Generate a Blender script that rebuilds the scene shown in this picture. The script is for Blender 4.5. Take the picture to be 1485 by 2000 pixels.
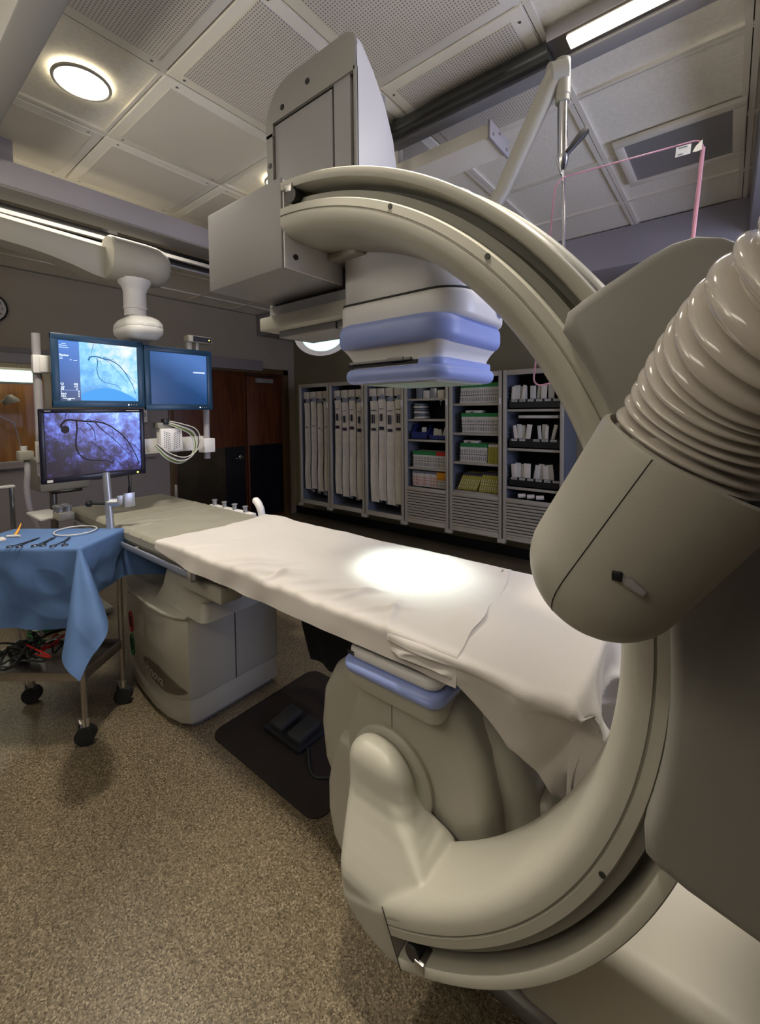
import bpy, bmesh, math, random
from mathutils import Vector, Matrix, noise
random.seed(7)
PI = math.pi
for o in list(bpy.data.objects): bpy.data.objects.remove(o)
SC = bpy.context.scene
COL = SC.collection

# ------------------------------------------------------------------ camera
cam_d = bpy.data.cameras.new('camera'); cam = bpy.data.objects.new('camera', cam_d); COL.objects.link(cam)
cam_d.sensor_fit = 'VERTICAL'; cam_d.sensor_height = 36.0; cam_d.sensor_width = 36.0*1485/2000
cam_d.lens = 849.4/2000*36.0; cam_d.shift_y = -0.0791; cam_d.clip_start = 0.02; cam_d.clip_end = 60
def cam_axes(yaw, pitch, roll):
    f = Vector((-math.sin(yaw), math.cos(yaw), 0)); r = Vector((math.cos(yaw), math.sin(yaw), 0)); u = Vector((0, 0, 1))
    f2 = f*math.cos(pitch)-u*math.sin(pitch); u2 = u*math.cos(pitch)+f*math.sin(pitch)
    return r*math.cos(roll)+u2*math.sin(roll), u2*math.cos(roll)-r*math.sin(roll), f2
_r, _u, _f = cam_axes(0.6755, 0.04542, -0.01078)
M_ = Matrix.Identity(4)
for i in range(3): M_[i][0] = _r[i]; M_[i][1] = _u[i]; M_[i][2] = -_f[i]
M_.translation = Vector((0, 0, 1.45)); cam.matrix_world = M_
SC.camera = cam
# ------------------------------------------------------------------ exposure, world
SC.view_settings.view_transform = 'Standard'; SC.view_settings.look = 'None'
SC.view_settings.gamma = 1.0; SC.view_settings.use_curve_mapping = False
SC.view_settings.exposure = 0.0
W = bpy.data.worlds.new('world'); SC.world = W; W.use_nodes = True
W.node_tree.nodes['Background'].inputs[0].default_value = (0.95, 0.93, 1.0, 1)
W.node_tree.nodes['Background'].inputs[1].default_value = 0.03
# ------------------------------------------------------------------ lights of the room, with added fill lights
def area(name, loc, sx, sy, power, color, direction=(0, 0, -1), spread=PI):
    l = bpy.data.lights.new(name, 'AREA'); l.shape = 'RECTANGLE'; l.size = sx; l.size_y = sy
    l.energy = power; l.color = color; l.spread = spread
    o = bpy.data.objects.new(name, l); COL.objects.link(o); o.location = loc
    o.rotation_euler = Vector(direction).to_track_quat('-Z', 'Y').to_euler()
    return o
WARM = (1.0, 0.92, 0.77); NEUT = (1.0, 0.94, 0.86); COOL = (0.80, 0.86, 1.0)
def spot(name, loc, target, power, color, angle, blend=.5, r=.06):
    l = bpy.data.lights.new(name, 'SPOT'); l.energy = power; l.color = color; l.spot_size = angle; l.spot_blend = blend; l.shadow_soft_size = r
    o = bpy.data.objects.new(name, l); COL.objects.link(o); o.location = loc
    o.rotation_euler = (Vector(target)-Vector(loc)).to_track_quat('-Z', 'Y').to_euler(); return o
DOWNLIGHTS = [(-1.955, 0.64), (-1.955, 1.60), (-1.955, -0.9), (-3.7, -.4)]  # first two are in view, the others added unseen for more light
for (x, y), p in zip(DOWNLIGHTS, (28, 20, .3, 4)):
    spot('downlight_beam', (x, y, 2.69), (x, y, 0), p*4, WARM, math.radians(112), .8, .09)
area('fluorescent_glow', (0.25, 1.61, 2.66), 1.2, .06, 8, NEUT)
area('cove_glow', (-2.95, 1.0, 2.66), .12, 1.3, 5, WARM, (0, 0, -1))
spot('surgical_lamp_beam', (-1.42, 1.50, 1.80), (-.88, 1.205, .90), 430, (.84, 1.0, .92), math.radians(26), 1.0, .08)
area('troffer_glow', (-0.6, -1.3, 2.69), 1.1, .5, .4, NEUT)  # unseen fill added behind the viewpoint for the arm's near side
area('troffer_glow', (-2.4, -1.3, 2.69), 1.1, .5, .4, NEUT)
area('uplight_glow', (-1.6, -.9, 1.86), .5, .5, 30, NEUT, (.02, .12, 1))  # upward fill added behind the viewpoint to brighten the ceiling
area('window_daylight', (1.4, 2.2, 1.6), 1.2, 1.1, 36, (.62, .68, 1.0), (-1, -.35, .05))
spot('downlight_beam', (.42, 1.75, 2.47), (.05, 1.45, 0), 95, WARM, math.radians(110), 1.0, .09)
spot('downlight_beam', (-.47, .60, 2.69), (-.60, .84, .35), 120, WARM, math.radians(44), .8, .07)  # unseen spot added to light the lower arc from above
area('control_room_glow', (-5.6, 1.2, 2.4), .8, .8, 12, WARM)

# ------------------------------------------------------------------ materials
def nodes_of(name):
    m = bpy.data.materials.new(name); m.use_nodes = True
    nt = m.node_tree; return m, nt, nt.nodes['Principled BSDF']
def mat(name, col, rough=.5, metal=0, bump=0, bscale=60, vary=0, vscale=3, emit=None, estr=0, spec=.5, coat=0, sheen=0):
    m, nt, b = nodes_of(name)
    b.inputs['Base Color'].default_value = (*col, 1); b.inputs['Roughness'].default_value = rough
    b.inputs['Metallic'].default_value = metal; b.inputs['Specular IOR Level'].default_value = spec
    b.inputs['Coat Weight'].default_value = coat; b.inputs['Sheen Weight'].default_value = sheen
    if emit: b.inputs['Emission Color'].default_value = (*emit, 1); b.inputs['Emission Strength'].default_value = estr
    tc = nt.nodes.new('ShaderNodeTexCoord')
    if vary:
        n = nt.nodes.new('ShaderNodeTexNoise'); n.inputs['Scale'].default_value = vscale; n.inputs['Detail'].default_value = 4
        r = nt.nodes.new('ShaderNodeValToRGB'); r.color_ramp.elements[0].position = .3; r.color_ramp.elements[1].position = .7
        r.color_ramp.elements[0].color = (*[c*(1-vary) for c in col], 1); r.color_ramp.elements[1].color = (*[min(1, c*(1+vary)) for c in col], 1)
        nt.links.new(tc.outputs['Object'], n.inputs['Vector']); nt.links.new(n.outputs[0], r.inputs[0]); nt.links.new(r.outputs[0], b.inputs['Base Color'])
    if bump:
        n = nt.nodes.new('ShaderNodeTexNoise'); n.inputs['Scale'].default_value = bscale; n.inputs['Detail'].default_value = 3
        p = nt.nodes.new('ShaderNodeBump'); p.inputs['Strength'].default_value = bump; p.inputs['Distance'].default_value = .002
        nt.links.new(tc.outputs['Object'], n.inputs['Vector']); nt.links.new(n.outputs[0], p.inputs['Height']); nt.links.new(p.outputs[0], b.inputs['Normal'])
    return m
MT = {}
MT['enamel'] = mat('cream_enamel', (.43, .412, .35), .42, bump=.10, bscale=500, vary=.015)
MT['base_cream'] = mat('pale_cream_paint', (.74, .69, .57), .4, bump=.06, bscale=400, vary=.01)
MT['enamel_light'] = mat('white_enamel', (.78, .765, .76), .38, bump=.06, bscale=400, vary=.01)
MT['enamel_grey'] = mat('grey_enamel', (.25, .238, .215), .5, bump=.06, bscale=400, vary=.02)
MT['panel_grey'] = mat('grey_panel', (.27, .26, .26), .5, vary=.02)
MT['seam'] = mat('dark_seam', (.03, .03, .025), .7, vary=.1)
MT['channel'] = mat('arm_channel', (.34, .335, .29), .5, vary=.03)
MT['blue'] = mat('periwinkle_rubber', (.30, .38, .76), .42, vary=.03)
MT['face'] = mat('detector_face', (.36, .46, .42), .35, vary=.02)
MT['black'] = mat('black_plastic', (.012, .012, .014), .4, vary=.1)
MT['rubber'] = mat('black_rubber', (.02, .02, .02), .7, vary=.15)
MT['chrome'] = mat('chrome', (.75, .75, .76), .15, 1, vary=.02)
MT['steel'] = mat('brushed_steel', (.45, .43, .42), .32, 1, vary=.06, vscale=20)
MT['dark_steel'] = mat('dark_instrument_steel', (.09, .085, .085), .3, .9, vary=.1)
MT['alu'] = mat('aluminium', (.48, .50, .56), .35, .7, vary=.03)
MT['hose'] = mat('glossy_hose_plastic', (.60, .55, .49), .13, coat=.6, vary=.02)
MT['sheet'] = mat('white_cotton', (.60, .56, .53), .85, bump=.35, bscale=900, vary=.02, sheen=.2)
MT['pad'] = mat('grey_vinyl_cover', (.30, .285, .235), .45, bump=.3, bscale=25, vary=.06, vscale=8)
MT['drape'] = mat('blue_nonwoven_drape', (.085, .165, .36), .8, bump=.35, bscale=700, vary=.06, vscale=10)
MT['cabinet'] = mat('taupe_cabinet_plastic', (.44, .405, .35), .5, vary=.03)
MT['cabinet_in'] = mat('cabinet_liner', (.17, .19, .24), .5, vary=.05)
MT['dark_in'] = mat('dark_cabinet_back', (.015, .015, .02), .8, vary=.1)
MT['wallp'] = mat('taupe_wall_paint', (.40, .35, .27), .8, bump=.1, bscale=200, vary=.03)
MT['walll'] = mat('grey_wainscot', (.28, .25, .25), .7, vary=.03)
MT['walld'] = mat('olive_wall_paint', (.26, .225, .14), .8, vary=.04)
MT['beam'] = mat('lilac_grey_rail', (.36, .34, .37), .5, vary=.03)
MT['ceil'] = mat('ceiling_tile', (.88, .84, .73), .9, bump=.5, bscale=260, vary=.05, vscale=60)
MT['ceilp'] = mat('ceiling_metal_panel', (.72, .675, .57), .55, vary=.03, vscale=3)
MT['tbar'] = mat('ceiling_grid', (.82, .775, .67), .55, vary=.03)
MT['lamp'] = mat('lamp_diffuser', (1, .95, .85), .5, emit=(1, .93, .78), estr=14, vary=.01)
MT['tube'] = mat('fluorescent_diffuser', (1, .95, .85), .5, emit=(1, .90, .72), estr=5, vary=.01)
MT['paper'] = mat('white_paper', (.62, .60, .56), .7, vary=.04, vscale=30)
MT['pouch'] = mat('pouch_paper', (.74, .68, .61), .55, vary=.08, vscale=12)
MT['pouch_b'] = mat('clear_blue_film', (.30, .33, .42), .25, vary=.15, vscale=12)
MT['ink'] = mat('dark_ink', (.03, .03, .05), .7, vary=.1)
MT['green'] = mat('green_print', (.02, .22, .06), .6, vary=.05)
MT['yellow'] = mat('olive_yellow_print', (.38, .34, .05), .6, vary=.05)
MT['orange'] = mat('orange_print', (.75, .33, .02), .6, vary=.05)
MT['red'] = mat('red_print', (.60, .03, .02), .6, vary=.05)
MT['navy'] = mat('navy_plastic', (.02, .03, .16), .45, vary=.1)
MT['amber_oak'] = mat('oak_wood', (.36, .16, .035), .5, vary=.12, vscale=9)
MT['monblue'] = mat('monitor_bezel', (.012, .045, .10), .35, vary=.05)
MT['monblack'] = mat('black_bezel', (.006, .006, .016), .3, vary=.05)
MT['white_txt'] = mat('screen_text', (.8, .9, 1), .5, emit=(.75, .9, 1), estr=1.2, vary=.01)
MT['dim_txt'] = mat('dim_screen_text', (.4, .5, .8), .5, emit=(.35, .55, .95), estr=.9, vary=.01)
MT['led'] = mat('yellow_led', (.9, .9, .2), .5, emit=(.9, .9, .15), estr=2, vary=.01)
MT['vessel'] = mat('dark_vessel_image', (.01, .005, .01), .6, vary=.1)
MT['vessel_b'] = mat('blue_vessel_image', (.01, .03, .08), .6, emit=(.0, .10, .30), estr=.9, vary=.05)
MT['lens'] = mat('surgical_lens', (.6, .9, .88), .2, emit=(.55, 1.0, .93), estr=1.6, vary=.1, vscale=40)
MT['tagwhite'] = mat('shelf_tag', (.6, .58, .56), .6, vary=.03)
MT['kick'] = mat('dark_kickplate', (.004, .004, .008), .35, vary=.2)
MT['kick2'] = mat('bronze_kickplate', (.10, .085, .06), .25, .8, vary=.25, vscale=4)
MT['cable_w'] = mat('white_cable', (.6, .58, .55), .4, vary=.05)
MT['cable_g'] = mat('green_cable', (.12, .22, .05), .4, vary=.05)
MT['floor_mat'] = mat('dark_red_mat', (.012, .006, .004), .7, vary=.4, vscale=8)  # dark colour standing in for the shade under the table

def wood_mat(name, c1, c2, scale=1.0):
    m, nt, b = nodes_of(name); tc = nt.nodes.new('ShaderNodeTexCoord'); mp = nt.nodes.new('ShaderNodeMapping')
    mp.inputs['Scale'].default_value = (6*scale, 6*scale, .7*scale)
    n = nt.nodes.new('ShaderNodeTexNoise'); n.inputs['Scale'].default_value = 3; n.inputs['Detail'].default_value = 8; n.inputs['Distortion'].default_value = .6
    r = nt.nodes.new('ShaderNodeValToRGB'); r.color_ramp.elements[0].position = .35; r.color_ramp.elements[1].position = .65
    r.color_ramp.elements[0].color = (*c1, 1); r.color_ramp.elements[1].color = (*c2, 1)
    nt.links.new(tc.outputs['Object'], mp.inputs[0]); nt.links.new(mp.outputs[0], n.inputs['Vector']); nt.links.new(n.outputs[0], r.inputs[0]); nt.links.new(r.outputs[0], b.inputs['Base Color'])
    b.inputs['Roughness'].default_value = .4; return m
MT['door'] = wood_mat('mahogany_door', (.075, .018, .006), (.15, .045, .012))
MT['door_frame'] = wood_mat('door_frame_wood', (.09, .05, .02), (.13, .075, .03))
MT['oak'] = wood_mat('golden_oak', (.30, .12, .02), (.46, .21, .05))

def floor_mat():
    m, nt, b = nodes_of('speckled_epoxy_floor'); L = nt.links.new; N = nt.nodes.new
    tc = N('ShaderNodeTexCoord')
    v = N('ShaderNodeTexVoronoi'); v.inputs['Scale'].default_value = 260
    r = N('ShaderNodeValToRGB'); e = r.color_ramp.elements
    e[0].position = .0; e[0].color = (.06, .043, .024, 1); e[1].position = 1; e[1].color = (.36, .30, .21, 1)
    for p, c in ((.35, (.145, .115, .072)), (.75, (.20, .16, .105)), (.9, (.28, .225, .155))):
        x = e.new(p); x.color = (*c, 1)
    L(tc.outputs['Object'], v.inputs['Vector'])
    sx = N('ShaderNodeSeparateColor'); L(v.outputs['Color'], sx.inputs[0]); L(sx.outputs[0], r.inputs[0])
    n = N('ShaderNodeTexNoise'); n.inputs['Scale'].default_value = 1.6; n.inputs['Detail'].default_value = 3; L(tc.outputs['Object'], n.inputs['Vector'])
    mx = N('ShaderNodeMix'); mx.data_type = 'RGBA'; mx.blend_type = 'MULTIPLY'; mx.inputs[0].default_value = .35
    r2 = N('ShaderNodeValToRGB'); r2.color_ramp.elements[0].color = (.6, .58, .5, 1); L(n.outputs[0], r2.inputs[0])
    L(r.outputs[0], mx.inputs[6]); L(r2.outputs[0], mx.inputs[7]); L(mx.outputs[2], b.inputs['Base Color'])
    b.inputs['Roughness'].default_value = .33
    p = N('ShaderNodeBump'); p.inputs['Strength'].default_value = .25; p.inputs['Distance'].default_value = .001; L(v.outputs['Distance'], p.inputs['Height']); L(p.outputs[0], b.inputs['Normal'])
    return m
MT['floor'] = floor_mat()

def perf_mat():
    m, nt, b = nodes_of('perforated_metal_panel'); L = nt.links.new; N = nt.nodes.new
    tc = N('ShaderNodeTexCoord'); sc = N('ShaderNodeVectorMath'); sc.operation = 'SCALE'; sc.inputs['Scale'].default_value = 1/.0105
    fr = N('ShaderNodeVectorMath'); fr.operation = 'FRACTION'; sb = N('ShaderNodeVectorMath'); sb.operation = 'SUBTRACT'; sb.inputs[1].default_value = (.5, .5, 0)
    ml = N('ShaderNodeVectorMath'); ml.operation = 'MULTIPLY'; ml.inputs[1].default_value = (1, 1, 0)
    ln = N('ShaderNodeVectorMath'); ln.operation = 'LENGTH'; lt = N('ShaderNodeMath'); lt.operation = 'LESS_THAN'; lt.inputs[1].default_value = .25
    mx = N('ShaderNodeMix'); mx.data_type = 'RGBA'; mx.inputs[6].default_value = (.70, .65, .56, 1); mx.inputs[7].default_value = (.25, .23, .19, 1)
    L(tc.outputs['Object'], sc.inputs[0]); L(sc.outputs[0], fr.inputs[0]); L(fr.outputs[0], sb.inputs[0]); L(sb.outputs[0], ml.inputs[0]); L(ml.outputs[0], ln.inputs[0])
    L(ln.outputs['Value'], lt.inputs[0]); L(lt.outputs[0], mx.inputs[0]); L(mx.outputs[2], b.inputs['Base Color']); b.inputs['Roughness'].default_value = .55
    return m
MT['perf'] = perf_mat()

def glass_mat(name, col=(1, 1, 1), rough=0.02):
    m, nt, b = nodes_of(name); b.inputs['Base Color'].default_value = (*col, 1); b.inputs['Roughness'].default_value = rough
    b.inputs['Transmission Weight'].default_value = 1; b.inputs['IOR'].default_value = 1.08
    tc = nt.nodes.new('ShaderNodeTexCoord'); n = nt.nodes.new('ShaderNodeTexNoise'); n.inputs['Scale'].default_value = 2
    mr = nt.nodes.new('ShaderNodeMapRange'); mr.inputs[3].default_value = rough; mr.inputs[4].default_value = rough+.03
    nt.links.new(tc.outputs['Object'], n.inputs['Vector']); nt.links.new(n.outputs[0], mr.inputs[0]); nt.links.new(mr.outputs[0], b.inputs['Roughness']); return m
MT['acrylic'] = glass_mat('clear_acrylic', (1, .97, .97))
MT['pink_edge'] = mat('pink_acrylic_edge', (.60, .30, .38), .3, vary=.05, emit=None)
MT['glass'] = glass_mat('window_glass', (.92, .94, .9))

def screen_mat(name, kind):
    m, nt, b = nodes_of(name); L = nt.links.new; N = nt.nodes.new
    b.inputs['Base Color'].default_value = (.01, .01, .015, 1); b.inputs['Roughness'].default_value = .25
    tc = N('ShaderNodeTexCoord'); n = N('ShaderNodeTexNoise'); r = N('ShaderNodeValToRGB'); e = r.color_ramp.elements
    sep = N('ShaderNodeSeparateXYZ'); L(tc.outputs['Generated'], sep.inputs[0])
    def math_(op, a, b_):
        q = N('ShaderNodeMath'); q.operation = op
        for i, s in enumerate((a, b_)):
            if isinstance(s, (int, float)): q.inputs[i].default_value = s
            else: L(s, q.inputs[i])
        return q.outputs[0]
    if kind == 'negative':      # dark angiogram
        n.inputs['Scale'].default_value = 16; n.inputs['Detail'].default_value = 9; n.inputs['Roughness'].default_value = .75
        L(tc.outputs['Object'], n.inputs['Vector'])
        g = math_('ADD', math_('MULTIPLY', sep.outputs[1], .42), math_('MULTIPLY', sep.outputs[2], .50))
        f = math_('ADD', math_('MULTIPLY', n.outputs[0], 2.3), g); f = math_('SUBTRACT', f, 1.22)
        L(f, r.inputs[0])
        e[0].position = .12; e[0].color = (.012, .004, .008, 1); e[1].position = 1; e[1].color = (.50, .75, 1.0, 1)
        for p, c in ((.3, (.03, .02, .10)), (.5, (.10, .11, .48)), (.75, (.17, .30, .90))): x = e.new(p); x.color = (*c, 1)
        st = 1.05
    elif kind == 'positive':
        n.inputs['Scale'].default_value = 14; n.inputs['Detail'].default_value = 9; n.inputs['Roughness'].default_value = .7
        L(tc.outputs['Object'], n.inputs['Vector'])
        g = math_('ADD', math_('MULTIPLY', sep.outputs[1], .30), math_('MULTIPLY', sep.outputs[2], .42))
        f = math_('ADD', math_('MULTIPLY', n.outputs[0], 1.3), g); f = math_('SUBTRACT', f, .36)
        L(f, r.inputs[0])
        e[0].position = .1; e[0].color = (.03, .18, .50, 1); e[1].position = 1; e[1].color = (.95, 1.0, 1.0, 1)
        for p, c in ((.45, (.10, .42, .85)), (.7, (.30, .72, 1.0))): x = e.new(p); x.color = (*c, 1)
        st = 1.0
    elif kind == 'side':
        L(sep.outputs[2], r.inputs[0]); e[0].position = .0; e[0].color = (.003, .02, .08, 1); e[1].position = 1; e[1].color = (.10, .26, .74, 1); st = 1
        x = e.new(.45); x.color = (.03, .11, .38, 1)
    else:
        g = math_('ADD', math_('MULTIPLY', sep.outputs[1], .45), math_('MULTIPLY', sep.outputs[2], .75)); n.inputs['Scale'].default_value = 3
        L(tc.outputs['Object'], n.inputs['Vector']); f = math_('ADD', g, math_('MULTIPLY', math_('SUBTRACT', n.outputs[0], .5), .35)); L(f, r.inputs[0])
        e[0].position = .05; e[0].color = (.0, .035, .14, 1); e[1].position = 1.1; e[1].color = (.09, .22, .58, 1); st = .9
        x = e.new(.5); x.color = (.005, .06, .20, 1)
    L(r.outputs[0], b.inputs['Emission Color']); b.inputs['Emission Strength'].default_value = st
    return m
MT['scr_neg'] = screen_mat('screen_dark_angiogram', 'negative'); MT['scr_pos'] = screen_mat('screen_bright_angiogram', 'positive')
MT['scr_side'] = screen_mat('screen_side_panel', 'side'); MT['scr_blue'] = screen_mat('screen_plain_blue', 'blue')

# ------------------------------------------------------------------ mesh helpers
class MB:
    def __init__(s): s.bm = bmesh.new()
    def _merge(s, t):
        me = bpy.data.meshes.new('tmp'); t.to_mesh(me); t.free(); s.bm.from_mesh(me); bpy.data.meshes.remove(me); return s
    def box(s, x0, x1, y0, y1, z0, z1, bev=0, seg=2, rot=None, about=None):
        t = bmesh.new(); bmesh.ops.create_cube(t, size=1)
        for v in t.verts: v.co = Vector((x0+(v.co.x+.5)*(x1-x0), y0+(v.co.y+.5)*(y1-y0), z0+(v.co.z+.5)*(z1-z0)))
        if bev: bmesh.ops.bevel(t, geom=t.edges[:], offset=bev, segments=seg, profile=.5, affect='EDGES')
        if rot is not None:
            c = Vector(about) if about else Vector(((x0+x1)/2, (y0+y1)/2, (z0+z1)/2))
            for v in t.verts: v.co = c+rot @ (v.co-c)
        return s._merge(t)
    def prism(s, poly, axis, a, b, bev=0, seg=2, only=None):
        """poly in the two other axes (cyclic order x,y,z without axis)."""
        t = bmesh.new()
        def P(p, w):
            return {'x': Vector((w, p[0], p[1])), 'y': Vector((p[0], w, p[1])), 'z': Vector((p[0], p[1], w))}[axis]
        A = [t.verts.new(P(p, a)) for p in poly]; B = [t.verts.new(P(p, b)) for p in poly]
        fa = t.faces.new(A); fb = t.faces.new(B[::-1])
        n = len(poly)
        for i in range(n): t.faces.new((A[i], B[i], B[(i+1) % n], A[(i+1) % n]))
        bmesh.ops.recalc_face_normals(t, faces=t.faces[:])
        if bev:
            es = set()
            if only != 'b': es |= set(fa.edges)
            if only != 'a': es |= set(fb.edges)
            bmesh.ops.bevel(t, geom=list(es), offset=bev, segments=seg, profile=.5, affect='EDGES', clamp_overlap=True)
        return s._merge(t)
    def tube(s, pts, r, n=12, closed=False, cap=True, flat=None):
        pts = [Vector(p) for p in pts]; R = r if isinstance(r, (list, tuple)) else [r]*len(pts)
        t = bmesh.new(); rings = []; up = None; m = len(pts)
        for i, p in enumerate(pts):
            if closed: d = (pts[(i+1) % m]-pts[i-1]).normalized()
            else: d = (pts[min(i+1, m-1)]-pts[max(i-1, 0)]).normalized()
            if up is None: up = d.orthogonal().normalized()
            else:
                up = up-d*up.dot(d); up = up.normalized() if up.length > 1e-6 else d.orthogonal().normalized()
            w = d.cross(up)
            rings.append([t.verts.new(p+(up*math.cos(a)+w*math.sin(a))*R[i]) for a in (2*PI*k/n for k in range(n))])
        for i in range(m if closed else m-1):
            a, b = rings[i], rings[(i+1) % m]
            for k in range(n): t.faces.new((a[k], a[(k+1) % n], b[(k+1) % n], b[k]))
        if cap and not closed: t.faces.new(rings[0][::-1]); t.faces.new(rings[-1])
        bmesh.ops.recalc_face_normals(t, faces=t.faces[:])
        return s._merge(t)
    def cyl(s, p0, p1, r, n=20): return s.tube([p0, p1], r, n)
    def lathe(s, prof, p0, axis, n=40):
        """prof: list of (distance along axis, radius)."""
        p0 = Vector(p0); ax = Vector(axis).normalized(); return s.tube2([(p0+ax*d, max(r, 1e-5)) for d, r in prof], ax, n)
    def tube2(s, pr, ax, n):
        t = bmesh.new(); up = ax.orthogonal().normalized(); w = ax.cross(up); rings = []
        for p, r in pr: rings.append([t.verts.new(p+(up*math.cos(2*PI*k/n)+w*math.sin(2*PI*k/n))*r) for k in range(n)])
        for a, b in zip(rings, rings[1:]):
            for k in range(n): t.faces.new((a[k], a[(k+1) % n], b[(k+1) % n], b[k]))
        t.faces.new(rings[0][::-1]); t.faces.new(rings[-1]); bmesh.ops.recalc_face_normals(t, faces=t.faces[:]); return s._merge(t)
    def ball(s, c, r, sc=(1, 1, 1), n=20):
        t = bmesh.new(); bmesh.ops.create_uvsphere(t, u_segments=n, v_segments=n//2, radius=r)
        for v in t.verts: v.co = Vector(c)+Vector((v.co.x*sc[0], v.co.y*sc[1], v.co.z*sc[2]))
        return s._merge(t)
    def grid(s, fn, nu, nv, thick=0):
        t = bmesh.new(); V = [[t.verts.new(fn(i/nu, j/nv)) for j in range(nv+1)] for i in range(nu+1)]
        for i in range(nu):
            for j in range(nv): t.faces.new((V[i][j], V[i+1][j], V[i+1][j+1], V[i][j+1]))
        if thick:
            t.normal_update(); bmesh.ops.solidify(t, geom=t.faces[:], thickness=thick)
        return s._merge(t)
def rrect(x0, x1, z0, z1, r, n=6):
    """rounded rectangle outline; r a number or four radii (corner order x0z0,x1z0,x1z1,x0z1)."""
    rr = r if isinstance(r, (list, tuple)) else [r]*4; out = []
    for (cx, cz, a0), q in zip(((x0, z0, PI), (x1, z0, 1.5*PI), (x1, z1, 0), (x0, z1, .5*PI)), rr):
        sx = 1 if cx == x0 else -1; sz = 1 if cz == z0 else -1
        if q <= 0: out.append((cx, cz)); continue
        for k in range(n+1):
            a = a0+.5*PI*k/n; out.append((cx+sx*q+q*math.cos(a), cz+sz*q+q*math.sin(a)))
    return out
def obj(name, mb, m, parent=None, world=True, label=None, smooth=35):
    me = bpy.data.meshes.new(name)
    if parent is not None and world:
        off = parent.location.copy(); q = parent.parent
        while q is not None: off += q.location; q = q.parent
        for v in mb.bm.verts: v.co -= off
    mb.bm.to_mesh(me); mb.bm.free()
    me.materials.append(MT[m] if isinstance(m, str) else m)
    for p in me.polygons: p.use_smooth = True
    me.set_sharp_from_angle(angle=math.radians(smooth))
    o = bpy.data.objects.new(name, me); COL.objects.link(o)
    if parent is not None: o.parent = parent
    if label: o['label'] = label
    return o
def tag(o, label, cat, group=None, kind=None):
    if kind: o['kind'] = kind
    if label: o['label'] = label
    if cat: o['category'] = cat
    if group: o['group'] = group
    return o
def thing(name, loc, label, cat, group=None, kind=None):
    o = bpy.data.objects.new(name, None); COL.objects.link(o); o.location = loc; o.empty_display_size = .05
    return tag(o, label, cat, group, kind)
def struct(name, mb, m, parent=None):
    o = obj(name, mb, m, parent)
    if parent is None: o['kind'] = 'structure'
    return o
def copy_tree(o, parent=None):
    c = o.copy(); COL.objects.link(c)
    if parent is not None: c.parent = parent
    for ch in list(o.children): copy_tree(ch, c)
    return c
def text(name, body, size, m, parent, origin, right, up, align='LEFT', depth=.0006, label=None):
    cu = bpy.data.curves.new(name, 'FONT'); cu.body = body; cu.size = size; cu.extrude = depth; cu.align_x = align; cu.resolution_u = 3
    to = bpy.data.objects.new('tmp_text', cu); COL.objects.link(to)
    bpy.context.view_layer.update()
    me = bpy.data.meshes.new_from_object(to.evaluated_get(bpy.context.evaluated_depsgraph_get()))
    bpy.data.objects.remove(to)
    R_ = Vector(right).normalized(); U_ = Vector(up).normalized(); N_ = R_.cross(U_)
    off = Vector((0, 0, 0)); q = parent
    while q is not None: off += q.location; q = q.parent
    for v in me.vertices: v.co = Vector(origin)+R_*v.co.x+U_*v.co.y+N_*v.co.z-off
    me.materials.clear(); me.materials.append(MT[m]); me.name = name
    o = bpy.data.objects.new(name, me); COL.objects.link(o)
    if parent is not None: o.parent = parent
    if label: o['label'] = label
    return o
def arc_pts(c, r, a0, a1, n): return [(c[0]+r*math.cos(a0+(a1-a0)*k/n), c[1]+r*math.sin(a0+(a1-a0)*k/n)) for k in range(n+1)]
def smooth_path(P, n=8):
    """Catmull-Rom through points"""
    P = [Vector(p) for p in P]; Q = [P[0]*2-P[1]]+P+[P[-1]*2-P[-2]]; out = []
    for i in range(1, len(Q)-2):
        for k in range(n):
            t = k/n; a, b, c, d = Q[i-1], Q[i], Q[i+1], Q[i+2]
            out.append(.5*((2*b)+(c-a)*t+(2*a-5*b+4*c-d)*t*t+(3*b-a-3*c+d)*t**3))
    out.append(P[-1]); return out

# ================================================================== SETTING
XW, YB, ZC = -4.87, 4.12, 2.72
struct('floor', MB().box(-7, 3.0, -3.0, YB+.1, -.05, 0), 'floor')
ceiling = struct('ceiling', MB().box(-7, 3.0, -3.0, YB+.1, ZC+.012, ZC+.06), 'ceil')
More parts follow.
